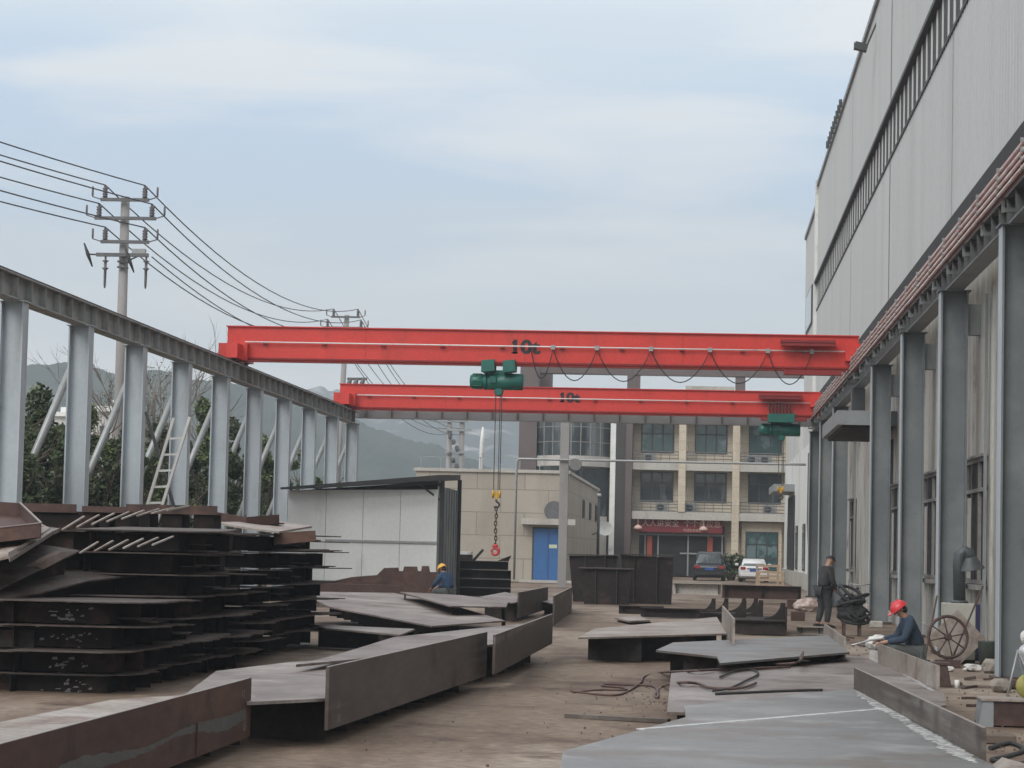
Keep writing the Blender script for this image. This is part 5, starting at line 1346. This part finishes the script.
qc = at(1027,652,29); MB().lathe([(.03,.10),(.08,.06),(.14,-.04),(.15,-.06),(.13,-.05)],qc,(-.5,-.3,.3),18).build('bowl','silver',lf)
qc = at(1025,637,29); MB().ball(qc,(.06,.06,.08),2,.12,4).build('cap','white_cloth',lf)
a, c = gz(983,744,0), gz(1015,744,0); t = solo(MB().box(a.x,c.x,a.y,a.y+.25,.0,.09),'timber_block','moss_pot','flat brown timber block at the lower right corner','block',bevel=.012)
P = [gz(985,772,.05),gz(1002,762,.12),gz(1030,770,.1),gz(1030,785,.05)]
solo(MB().prism([(p.x,p.y) for p in P],.0,[.06,.16,.14,.08]),'sheet_offcut','plate_tan','small pale sheet offcut at the very lower right corner','offcut')
# pile beside the standing worker
p = gz(852,636,0); Yp = p.y
pl = thing('cable_heap','heap of coiled black cables on a low steel stand','cable heap',(p.x,Yp,0))
rnd = random.Random(5); b = MB()
for k in range(13):
    cz = .38+.045*k+rnd.uniform(-.03,.03)
    b.ring((p.x+rnd.uniform(-.09,.09),Yp+rnd.uniform(-.1,.1),cz),rnd.uniform(.17,.33),rnd.uniform(.025,.045),(rnd.gauss(0,.45),rnd.gauss(-.3,.45),1),18,6)
b.build('coil','rubber',pl)
MB().box(p.x-.22,p.x+.2,Yp-.2,Yp+.25,.26,.30).build('stand_top','rust_iron',pl)
for dx in (-.18,.16):
    for dy in (-.15,.2): MB().box(p.x+dx-.03,p.x+dx+.03,Yp+dy-.03,Yp+dy+.03,0,.259).build('leg','rust_iron',pl)
MB().ball((p.x-.02,Yp,.52),(.34,.28,.24),3,.14,8).build('cover','cloth_charcoal',pl)
# bicycle behind
Yb = 62.5; xb = at(856,600,Yb).x+.1
bk = thing('bicycle','dark bicycle parked end-on by the wall beyond the standing worker','bicycle',(xb,Yb,0))
for yy in (Yb,Yb+1.05):
    wo = MB().ring((xb,yy,.33),.31,.022,(1,.15,0),24,6).build('wheel','rubber',bk)
    b = MB()
    for k in range(10): t_ = k*.628; b.tube([(xb,yy,.33),(xb,yy+.3*math.cos(t_),.33+.3*math.sin(t_))],.004,4)
    b.build('spoke','galvanised',wo)
b = MB(); F0 = [(xb,Yb,.33),(xb,Yb+.12,.85),(xb,Yb+.55,.30),(xb,Yb+.7,.82),(xb,Yb+1.05,.33)]
for i,j in ((0,1),(1,2),(1,3),(2,3),(3,4),(2,4)): b.tube([F0[i],F0[j]],.02,6)
b.build('frame','black_paint',bk)
MB().tube([(xb-.27,Yb+.2,1.02),(xb-.1,Yb+.1,1.0),(xb+.1,Yb+.1,1.0),(xb+.27,Yb+.2,1.02)],.016,6).bar((xb,Yb+.12,.85),(xb,Yb+.1,1.0),.03).build('handlebar','galvanised',bk)
MB().ball((xb,Yb+.72,.90),(.07,.13,.04),2).build('saddle','black_paint',bk)
# boxes, cloth and blocks farther back
p = gz(807,612,0); b = MB().ball((p.x,p.y,.18),(.42,.4,.24),3,.12,12); solo(b,'crumpled_sheet','tarp','crumpled whitish plastic sheet on the ground beyond the worker','sheet')
for i,(px,py,w_,h_,mat,lab) in enumerate(((798,621,.36,.24,'plate_rust','dark red rusty steel box before the crumpled sheet'),(796,609,.55,.3,'plate_rust','rusty steel box behind the crumpled sheet'),(868,617,.10,.36,'letters_pale','narrow pink carton beside the dark doorway column'))):
    p = gz(px,py,0); solo(MB().box(p.x-w_/2,p.x+w_/2,p.y,p.y+w_,0,h_),'steel_box' if i<2 else 'carton',mat,lab,'box',bevel=.012)
p = gz(878,628,0); solo(MB().box(p.x-.18,p.x+.12,p.y,p.y+.4,0,.16),'concrete_block','pale_concrete','pale concrete kerb block at the foot of a dark column','block',bevel=.02)
# timber crates by the white car
Yk = 118; k0 = at(757,586,Yk)
for i,(x0,x1,zt_,dy,lab) in enumerate(((759,783,.85,0,'open pale timber crate frame beside the white car'),(757,778,1.15,2.2,'taller timber crate frame behind the open one'))):
    Y = Yk+dy; a, c = at(x0,586,Y), at(x1,586,Y)
    t = thing('timber_crate',lab,'crate',((a.x+c.x)/2,Y,0),group='timber crates')
    b = MB()
    for x in (a.x,c.x):
        for y in (Y,Y+.9): b.bar((x,y,0),(x,y,zt_),.09)
    b.build('post','timber',t); b = MB()
    for z in (.14,zt_*.5,zt_-.06):
        b.bar((a.x-.05,Y-.06,z),(c.x+.05,Y-.06,z),.025,.11); b.bar((a.x-.05,Y+.96,z),(c.x+.05,Y+.96,z),.025,.11); b.bar((a.x-.06,Y,z),(a.x-.06,Y+.9,z),.025,.11); b.bar((c.x+.06,Y,z),(c.x+.06,Y+.9,z),.025,.11)
    b.build('rail','timber',t)

# ------------------------------------------------------------------ cars
def car(label, px, Y, wid, hgt, body, suv):
    x = at(px,583,Y).x
    t = thing('parked_car',label,'car',(x,Y,0),group='cars parked at the office entrance')
    ln = 4.6; hw = wid/2
    # body lower shell by lofted cross sections along y (rear faces the camera)
    prof_y = [0,.12,.5,1.2,2.2,3.3,4.1,4.5,4.6]
    zb = [.42,.26,.22,.2,.2,.2,.22,.28,.45]
    zs = [.78,.95,1.02,1.0,.98,.95,.90,.78,.6] if suv else [.72,.90,.95,.92,.9,.88,.83,.72,.55]
    ws = [.86,.95,.99,1,1,1,.98,.92,.8]
    def loft(sections):
        b = MB(); rings = []
        for (y,pts) in sections: rings.append([b.bm.verts.new((x+px_,Y+y,pz)) for px_,pz in pts])
        n = len(rings[0])
        for A_,B_ in zip(rings,rings[1:]):
            for k in range(n):
                f = b.bm.faces.new((A_[k],A_[(k+1)%n],B_[(k+1)%n],B_[k])); f.smooth = True
        b.bm.faces.new(rings[0][::-1]); b.bm.faces.new(rings[-1]); return b
    def ring(w_,z0,z1,top=.9): return [(-w_*.92,z0),(w_*.92,z0),(w_,z0+.15),(w_,z1-.14),(w_*top,z1),(-w_*top,z1),(-w_,z1-.14),(-w_,z0+.15)]
    loft([(y,ring(hw*k,a_,z_)) for y,a_,z_,k in zip(prof_y,zb,zs,ws)]).build('body',body,t)
    ys = [.18,.45,.9,1.7,2.5,3.2] if suv else [.35,.8,1.2,1.8,2.5,3.2]
    zt_ = [1.0,hgt-.12,hgt-.02,hgt,hgt-.06,.98] if suv else [.92,1.2,hgt-.04,hgt,hgt-.06,.9]
    wt = [.90,.80,.78,.78,.78,.86]
    loft([(y,ring(hw*k,.80,z_,.86)) for y,z_,k in zip(ys,zt_,wt)]).build('cabin',body,t)
    # rear window lying on the sloped cabin back
    y0,y1,z0,z1 = ys[0],ys[1],zt_[0],zt_[1]
    MB().hexa([(x-hw*.74,Y+y0-.03,z0+.02),(x+hw*.74,Y+y0-.03,z0+.02),(x+hw*.74,Y+y0+.02,z0+.02),(x-hw*.74,Y+y0+.02,z0+.02),(x-hw*.62,Y+y1-.05,z1-.05),(x+hw*.62,Y+y1-.05,z1-.05),(x+hw*.62,Y+y1+.0,z1-.05),(x-hw*.62,Y+y1+.0,z1-.05)]).build('rear_window','glass_dark',t)
    for s_ in (-1,1):
        MB().hexa([(x+s_*hw*.9,Y+.9,.98),(x+s_*hw*.92,Y+.9,.98),(x+s_*hw*.92,Y+2.9,.95),(x+s_*hw*.9,Y+2.9,.95),(x+s_*hw*.74,Y+1.1,hgt-.12),(x+s_*hw*.76,Y+1.1,hgt-.12),(x+s_*hw*.76,Y+2.4,hgt-.14),(x+s_*hw*.74,Y+2.4,hgt-.14)]).build('side_window','glass_dark',t)
        MB().obox((x+s_*hw*.74,Y+.035,.80),(hw*.17,0,0),(0,.06,0),(0,0,.085)).build('tail_lamp','tail_lamp',t,bevel=.02)
        MB().obox((x+s_*(hw+.09),Y+3.05,1.0),(.10,0,0),(0,.05,0),(0,0,.07)).build('mirror',body,t,bevel=.02)
        for yy in (.85,3.65):
            wo = MB().lathe([(.33,-.11),(.35,-.08),(.35,.08),(.33,.11)],(x+s_*(hw-.13),Y+yy,.35),(1,0,0),20).build('wheel','rubber',t)
            MB().lathe([(.2,-.005),(.2,.005)],(x+s_*(hw-.015),Y+yy,.35),(1,0,0),16).build('rim','galvanised',wo)
    MB().obox((x,Y-.012+.03,.70),(.26,0,0),(0,.05,0),(0,0,.075)).build('number_plate','plate_blue',t)
    MB().obox((x,Y+.05,.42),(hw*.88,0,0),(0,.07,0),(0,0,.10)).build('bumper','black_paint' if suv else body,t,bevel=.03)
    MB().obox((x,Y+.01,.80),(hw*.5,0,0),(0,.06,0),(0,0,.025)).build('trim_strip','galvanised',t)
    return t
car('dark four wheel drive car parked at the office entrance',709,143,1.95,1.72,'car_black',True)
car('white car parked beside the timber crates',754,141,1.76,1.36,'car_white',False)

# ------------------------------------------------------------------ people
def skin(name, Vs, Es, Rr, mat, parent, extra=None, sub=2):
    me = bpy.data.meshes.new(name); me.from_pydata([tuple(v) for v in Vs],Es,[])
    o = bpy.data.objects.new('tmp_skin', me); COL.objects.link(o)
    o.modifiers.new('s','SKIN'); sl = me.skin_vertices[0].data
    for i,r in enumerate(Rr):
        sl[i].radius = r if isinstance(r,tuple) else (r,r)
    sl[0].use_root = True
    ss = o.modifiers.new('u','SUBSURF'); ss.levels = ss.render_levels = sub
    m2 = eval_mesh(o); bpy.data.objects.remove(o)
    bm = bmesh.new(); bm.from_mesh(m2)
    if extra: extra(bm)
    for f in bm.faces: f.smooth = True
    m2 = bpy.data.meshes.new(name); bm.to_mesh(m2); bm.free(); m2.materials.append(MT[mat])
    r = bpy.data.objects.new(name, m2); COL.objects.link(r); r.parent = parent; return r
def person(label, loc, rz, J, jacket, trousers, hat=None, hair=True):
    """J: joints in local metres, facing +x. pelvis chest neck head; sh/el/ha, hip/kn/an/toe for l and r"""
    t = thing('person',label,'person',loc,rz)
    J = {k:Vector(v) for k,v in J.items()}
    V, E, Rd, I = [], [], [], {}
    def add(k, p, r, par=None):
        I[k] = len(V); V.append(Vector(p)); Rd.append(r)
        if par is not None: E.append((I[par],I[k]))
    hd = J['head']; up = (hd-J['neck']).normalized(); face = Vector(J.get('face',(1,0,0))).normalized()
    add('pelvis',J['pelvis'],.10); add('waist',J['pelvis'].lerp(J['chest'],.5),.085,'pelvis'); add('chest',J['chest'],.09,'waist')
    add('neck',J['neck'],.055,'chest'); add('jaw',hd-up*.055+face*.012,.07,'neck'); add('skull',hd+up*.02,.092,'jaw'); add('crown',hd+up*.085,.07,'skull')
    for s in 'lr':
        sh, el, ha = J['sh'+s], J['el'+s], J['ha'+s]
        add('sh'+s,sh,.045,'chest'); add('el'+s,el,.036,'sh'+s); add('wr'+s,el.lerp(ha,.93),.030,'el'+s)
        d = (ha-el).normalized(); sd = 1 if s == 'l' else -1
        add('palm'+s,ha+d*.05,(.040,.022),'wr'+s)
        side = d.cross(Vector((0,0,1))); side = side.normalized() if side.length > .1 else Vector((0,1,0))
        curl = side.cross(d).normalized()*-1
        for f in range(4):
            o = side*(.027-.018*f); ln = (.060,.070,.066,.052)[f]
            add('k%d%s'%(f,s),ha+d*.095+o,.0105,'palm'+s); add('m%d%s'%(f,s),ha+d*(.095+ln*.55)+o+curl*.012,.0095,'k%d%s'%(f,s)); add('t%d%s'%(f,s),ha+d*(.095+ln*.9)+o+curl*.040,.008,'m%d%s'%(f,s))
        add('th0'+s,ha+d*.055+side*.048+curl*.012,.012,'palm'+s); add('th1'+s,ha+d*.095+side*.058+curl*.03,.0095,'th0'+s)
        hp, kn, an, toe = J['hip'+s], J['kn'+s], J['an'+s], J['toe'+s]
        add('hip'+s,hp,.065,'pelvis'); add('kn'+s,kn,.045,'hip'+s); add('an'+s,an,.042,'kn'+s); add('toe'+s,toe,.036,'an'+s)
    def feats(bm):
        rt = face.cross(up).normalized(); ff = up.cross(rt).normalized()*1.0
        if ff.dot(face) < 0: ff = -ff
        def ell(c,r,sub=1):
            g = bmesh.ops.create_icosphere(bm,subdivisions=sub,radius=r[0])
            for v in g['verts']: v.co = c+(ff*v.co.x+rt*v.co.y*(r[1]/r[0])+up*v.co.z*(r[2]/r[0]))
        ell(hd+ff*.098-up*.012,(.018,.014,.026)); ell(hd+ff*.085-up*.055,(.014,.026,.008))
        for s in (-1,1): ell(hd+ff*.080+rt*.032*s+up*.018,(.014,.014,.009)); ell(hd+rt*.088*s-ff*.01-up*.005,(.022,.010,.032))
    skin('body',V,E,Rd,'skin',t,feats)
    # jacket
    V, E, Rd, I = [], [], [], {}
    add('p',J['pelvis']+(J['chest']-J['pelvis'])*.08,.165); add('w',J['pelvis'].lerp(J['chest'],.5),.155,'p'); add('c',J['chest'],.175,'w'); add('n',J['chest'].lerp(J['neck'],.92),.088,'c')
    for s in 'lr':
        add('s'+s,J['sh'+s],.085,'c'); add('e'+s,J['el'+s],.064,'s'+s); add('h'+s,J['el'+s].lerp(J['ha'+s],.9),.050,'e'+s)
    skin('jacket',V,E,Rd,jacket,t)
    V, E, Rd, I = [], [], [], {}
    add('p',J['pelvis'],.150)
    for s in 'lr':
        add('h'+s,J['hip'+s],.112,'p'); add('m'+s,J['hip'+s].lerp(J['kn'+s],.5),.097,'h'+s); add('k'+s,J['kn'+s],.082,'m'+s); add('a'+s,J['kn'+s].lerp(J['an'+s],.92),.066,'k'+s)
    skin('trousers',V,E,Rd,trousers,t)
    for s in 'lr':
        b = MB(); an, toe = J['an'+s], J['toe'+s]; d = Vector(toe-an); d.z = 0; d.normalize(); n_ = Vector((-d.y,d.x,0))
        z0 = min(an.z,toe.z)-.075
        base = Vector((an.x,an.y,0))
        pr = [(-.09,.045),(-.02,.05),(.10,.052),(.17,.045),(.21,.025)]
        lo = [base+d*x+n_*w_ for x,w_ in pr]+[base+d*x-n_*w_ for x,w_ in pr[::-1]]
        zt_ = [.10,.11,.08,.06,.04]; zt_ = zt_+zt_[::-1]
        b.prism([(p.x,p.y) for p in lo],[max(0,z0)+.002]*10,[max(0,z0)+z for z in zt_]); b.build('shoe','shoe',t,local=True,bevel=.01)
    rt = face.cross(up).normalized(); ff = up.cross(rt).normalized(); ff = ff if ff.dot(face) > 0 else -ff
    def cap(r, z0, mat, name, brim):
        bm_ = MB(); g = bmesh.ops.create_icosphere(bm_.bm,subdivisions=3,radius=1)
        kill = [v for v in g['verts'] if v.co.z < z0]
        bmesh.ops.delete(bm_.bm,geom=kill,context='VERTS')
        for v in bm_.bm.verts: 
            c_ = v.co.copy(); v.co = hd+up*.025+ff*c_.x*r[0]+rt*c_.y*r[1]+up*c_.z*r[2]
        for f in bm_.bm.faces: f.smooth = True
        if brim:
            pts = [hd+up*.03+ff*(r[0]*1.06*math.cos(a_)+(brim*max(0,math.cos(a_))**1.5))+rt*(r[1]*1.06*math.sin(a_)) for a_ in [2*math.pi*k/24 for k in range(24)]]
            bm_.extrude(pts,-up*.012)
            bm_.bar(hd+up*(r[2]+.02)-ff*r[0]*.5,hd+up*(r[2]+.02)+ff*r[0]*.5,.03,.02)
        bm_.build(name,mat,t,local=True)
    if hat: cap((.135,.118,.115),-.05,hat,'helmet',.06)
    cap((.108,.100,.102),-.18 if not hat else -.35,'hair','hair',0) if not hat else None
    if hat:
        bm_ = MB(); bm_.ball(hd-ff*.035-up*.03,(.075,.075,.07),2); bm_.build('hair','hair',t,local=True)
    return t
# standing worker, in profile to the right, looking down at his hands
p = gz(823,628,0)
wa = person('person in dark work clothes standing beside the heap of black cables',(p.x,p.y,0),R(28),dict(
  pelvis=(0,0,.90),chest=(.05,0,1.28),neck=(.09,0,1.46),head=(.155,0,1.585),face=(1,-.1,-.45),
  shl=(.05,.19,1.38),ell=(.10,.25,1.10),hal=(.31,.14,.92),shr=(.05,-.19,1.38),elr=(.06,-.26,1.10),har=(.26,-.16,.88),
  hipl=(0,.10,.87),knl=(.03,.12,.48),anl=(-.06,.13,.09),toel=(.09,.15,.04),hipr=(0,-.10,.87),knr=(.06,-.11,.48),anr=(.02,-.12,.09),toer=(.17,-.13,.04)),
  'cloth_charcoal','cloth_charcoal')
wa.scale = (1.12,1.14,1.02)
# seated welder, facing left
p = at(910,652,36.3)
base = (p.x+.02,36.3,0)
person('person in a red helmet and blue jacket sitting and welding',base,R(188),dict(
  pelvis=(-.10,0,.37),chest=(.03,0,.72),neck=(.11,0,.885),head=(.185,0,.985),face=(1,0,-.62),
  shl=(.05,.19,.80),ell=(.16,.24,.55),hal=(.42,.12,.50),shr=(.05,-.19,.80),elr=(.18,-.22,.56),har=(.44,-.08,.52),
  hipl=(-.06,.10,.35),knl=(.34,.17,.42),anl=(.26,.16,.09),toel=(.41,.18,.04),hipr=(-.06,-.10,.35),knr=(.32,-.16,.42),anr=(.22,-.15,.09),toer=(.37,-.17,.04)),
  'cloth_blue','cloth_grey','helmet_red')
st = thing('low_stool','low dark stool under the seated welder','stool',(base[0]+.10,36.3,0))
MB().lathe([(.17,0),(.18,.03)],(base[0]+.10,36.3,.215),(0,0,1),16).build('seat','black_paint',st)
for k in range(4): MB().bar((base[0]+.10+.13*math.cos(k*1.57+.8),36.3+.13*math.sin(k*1.57+.8),0),(base[0]+.10+.1*math.cos(k*1.57+.8),36.3+.1*math.sin(k*1.57+.8),.214),.03).build('leg','black_paint',st)
hx1 = base[0]-.50
b = MB().tube([(hx1+.07,36.24,.535),(hx1-.12,36.18,.52),(hx1-.30,36.1,.47),(hx1-.42,36.05,.44)],[.018,.016,.012,.008],8)
solo(b,'welding_torch','silver','slim metal torch held by the seated welder','torch',base=(hx1,36.2,.5))
b = MB().ball((hx1+.03,36.62,.46),(.19,.16,.13),3,.07,21); b.box(hx1-.10,hx1+.14,36.52,36.7,.0,.36); solo(b,'white_bag','white_cloth','crumpled white bag propped in front of the seated welder','bag',base=(hx1+.03,36.62,0))
hose('thin dark gas hose running from the seated welder to the ground',[(889,640,.5),(898,644,.42),(903,655,.2),(905,668,.0),(900,676,.0)],.014,'rubber')
# crouching worker with the yellow helmet, seen from behind
p = at(447,600,66.0)
person('person in a yellow helmet and bright blue jacket crouching by the shed',(p.x,66.0,0),R(150),dict(
  pelvis=(-.08,0,.52),chest=(.06,0,.86),neck=(.13,0,1.02),head=(.19,0,1.12),face=(1,0,-.5),
  shl=(.07,.20,.94),ell=(.22,.26,.72),hal=(.42,.16,.58),shr=(.07,-.20,.94),elr=(.22,-.25,.72),har=(.44,-.12,.60),
  hipl=(-.04,.10,.50),knl=(.34,.18,.50),anl=(.22,.16,.09),toel=(.37,.18,.04),hipr=(-.04,-.10,.50),knr=(.34,-.17,.48),anr=(.20,-.15,.09),toer=(.36,-.17,.04)),
  'cloth_bright_blue','cloth_grey','helmet_yellow')
cs = thing('low_stool','low timber stool under the worker in the yellow helmet','stool',(p.x+.07,66.0,0))
MB().box(p.x-.1,p.x+.24,65.82,66.15,.33,.37).build('seat','timber',cs)
for dx in (-.06,.19):
    for dy in (-.13,.10): MB().box(p.x+dx-.02,p.x+dx+.02,66+dy-.02,66+dy+.02,0,.329).build('leg','timber',cs)
#@@PART3
# ------------------------------------------------------------------ world, light, air
sun_el, sun_az = R(40), R(207)          # from behind and to the left of the camera
w = bpy.data.worlds.new('World'); scene.world = w; w.use_nodes = True
nt = w.node_tree; N = nt.nodes; L = nt.links
sky = N.new('ShaderNodeTexSky'); sky.sky_type = 'NISHITA'; sky.sun_disc = False
sky.sun_elevation = sun_el; sky.sun_rotation = sun_az; sky.air_density = 1.2; sky.dust_density = 2
tc = N.new('ShaderNodeTexCoord')
sp = N.new('ShaderNodeSeparateXYZ'); L.new(tc.outputs['Generated'], sp.inputs[0])
mp = N.new('ShaderNodeVectorMath'); mp.operation = 'MULTIPLY'; mp.inputs[1].default_value = (1,1,5.5)
L.new(tc.outputs['Generated'], mp.inputs[0])
def nse(scale, det, off):
    ad = N.new('ShaderNodeVectorMath'); ad.operation = 'ADD'; ad.inputs[1].default_value = off; L.new(mp.outputs[0], ad.inputs[0])
    n = N.new('ShaderNodeTexNoise'); n.inputs['Scale'].default_value = scale; n.inputs['Detail'].default_value = det; n.inputs['Roughness'].default_value = .5; n.inputs['Distortion'].default_value = .25
    L.new(ad.outputs[0], n.inputs['Vector']); return n.outputs['Fac']
er = N.new('ShaderNodeValToRGB'); er.color_ramp.interpolation = 'B_SPLINE'
cr = er.color_ramp
SKY = [(.0,(5.3,5.5,5.55)),(.085,(5.3,5.55,5.65)),(.118,(5.0,5.4,5.65)),(.145,(3.5,4.6,6.0)),(.185,(3.4,4.55,6.2)),(.225,(5.4,5.9,6.1)),(.4,(6.8,7.0,7.2)),(1.0,(7.8,7.9,8.0))]
while len(cr.elements) < len(SKY): cr.elements.new(.5)
for e,(p,c) in zip(cr.elements,SKY): e.position = p; e.color = (c[0]/8,c[1]/8,c[2]/8,1)
n0 = nse(3.2,4,(3.1,.4,1.0))
ma = N.new('ShaderNodeMath'); ma.operation = 'MULTIPLY_ADD'; ma.inputs[1].default_value = .09; ma.inputs[2].default_value = -.045
L.new(n0, ma.inputs[0]); ad2 = N.new('ShaderNodeMath'); L.new(ma.outputs[0], ad2.inputs[0]); L.new(sp.outputs[2], ad2.inputs[1]); L.new(ad2.outputs[0], er.inputs[0])
sc = N.new('ShaderNodeVectorMath'); sc.operation = 'SCALE'; sc.inputs[3].default_value = 8.0; L.new(er.outputs[0], sc.inputs[0])
mr = N.new('ShaderNodeMapRange'); mr.inputs[1].default_value = .50; mr.inputs[2].default_value = .66; mr.inputs[3].default_value = 0; mr.inputs[4].default_value = .8
L.new(nse(5.0,6,(7.3,2.0,.3)), mr.inputs[0])
mx = N.new('ShaderNodeMix'); mx.data_type = 'RGBA'; L.new(mr.outputs[0], mx.inputs[0]); L.new(sc.outputs[0], mx.inputs[6]); mx.inputs[7].default_value = (6.7,6.62,6.4,1)
m2 = N.new('ShaderNodeMix'); m2.data_type = 'RGBA'; m2.inputs[0].default_value = .90
L.new(sky.outputs[0], m2.inputs[6]); L.new(mx.outputs[2], m2.inputs[7])
L.new(m2.outputs[2], N['Background'].inputs[0]); N['Background'].inputs[1].default_value = .14
sd_ = bpy.data.lights.new('sun','SUN'); sd_.energy = 1.5; sd_.angle = R(30); sd_.color = (1,.97,.92)
so = bpy.data.objects.new('sun', sd_); COL.objects.link(so)
dirv = Vector((math.sin(sun_az)*math.cos(sun_el), math.cos(sun_az)*math.cos(sun_el), math.sin(sun_el)))
so.rotation_euler = dirv.to_track_quat('Z','Y').to_euler()

hz_ = MB().box(-1500,1500,-210,2600,-4,330)
hm = bpy.data.materials.new('haze_air'); hm.use_nodes = True
hn = hm.node_tree; hn.nodes.clear(); out = hn.nodes.new('ShaderNodeOutputMaterial'); pv = hn.nodes.new('ShaderNodeVolumePrincipled')
pv.inputs['Color'].default_value = (.82,.91,1,1); pv.inputs['Density'].default_value = .00055; pv.inputs['Anisotropy'].default_value = .0
hn.links.new(pv.outputs[0], out.inputs['Volume'])
MT['haze_air'] = hm
ho = hz_.build('haze','haze_air'); tag(ho,'thin pale haze filling the air over the yard and hills','haze',kind='stuff')

scene.view_settings.view_transform = 'Standard'; scene.view_settings.look = 'None'
scene.view_settings.exposure = .4; scene.view_settings.gamma = 1
scene.render.engine = 'CYCLES'
scene.cycles.volume_bounces = 0; scene.cycles.max_bounces = 8
for o in scene.objects:
    if o.parent is None and 'category' in o and 'kind' not in o: o['kind'] = 'thing'
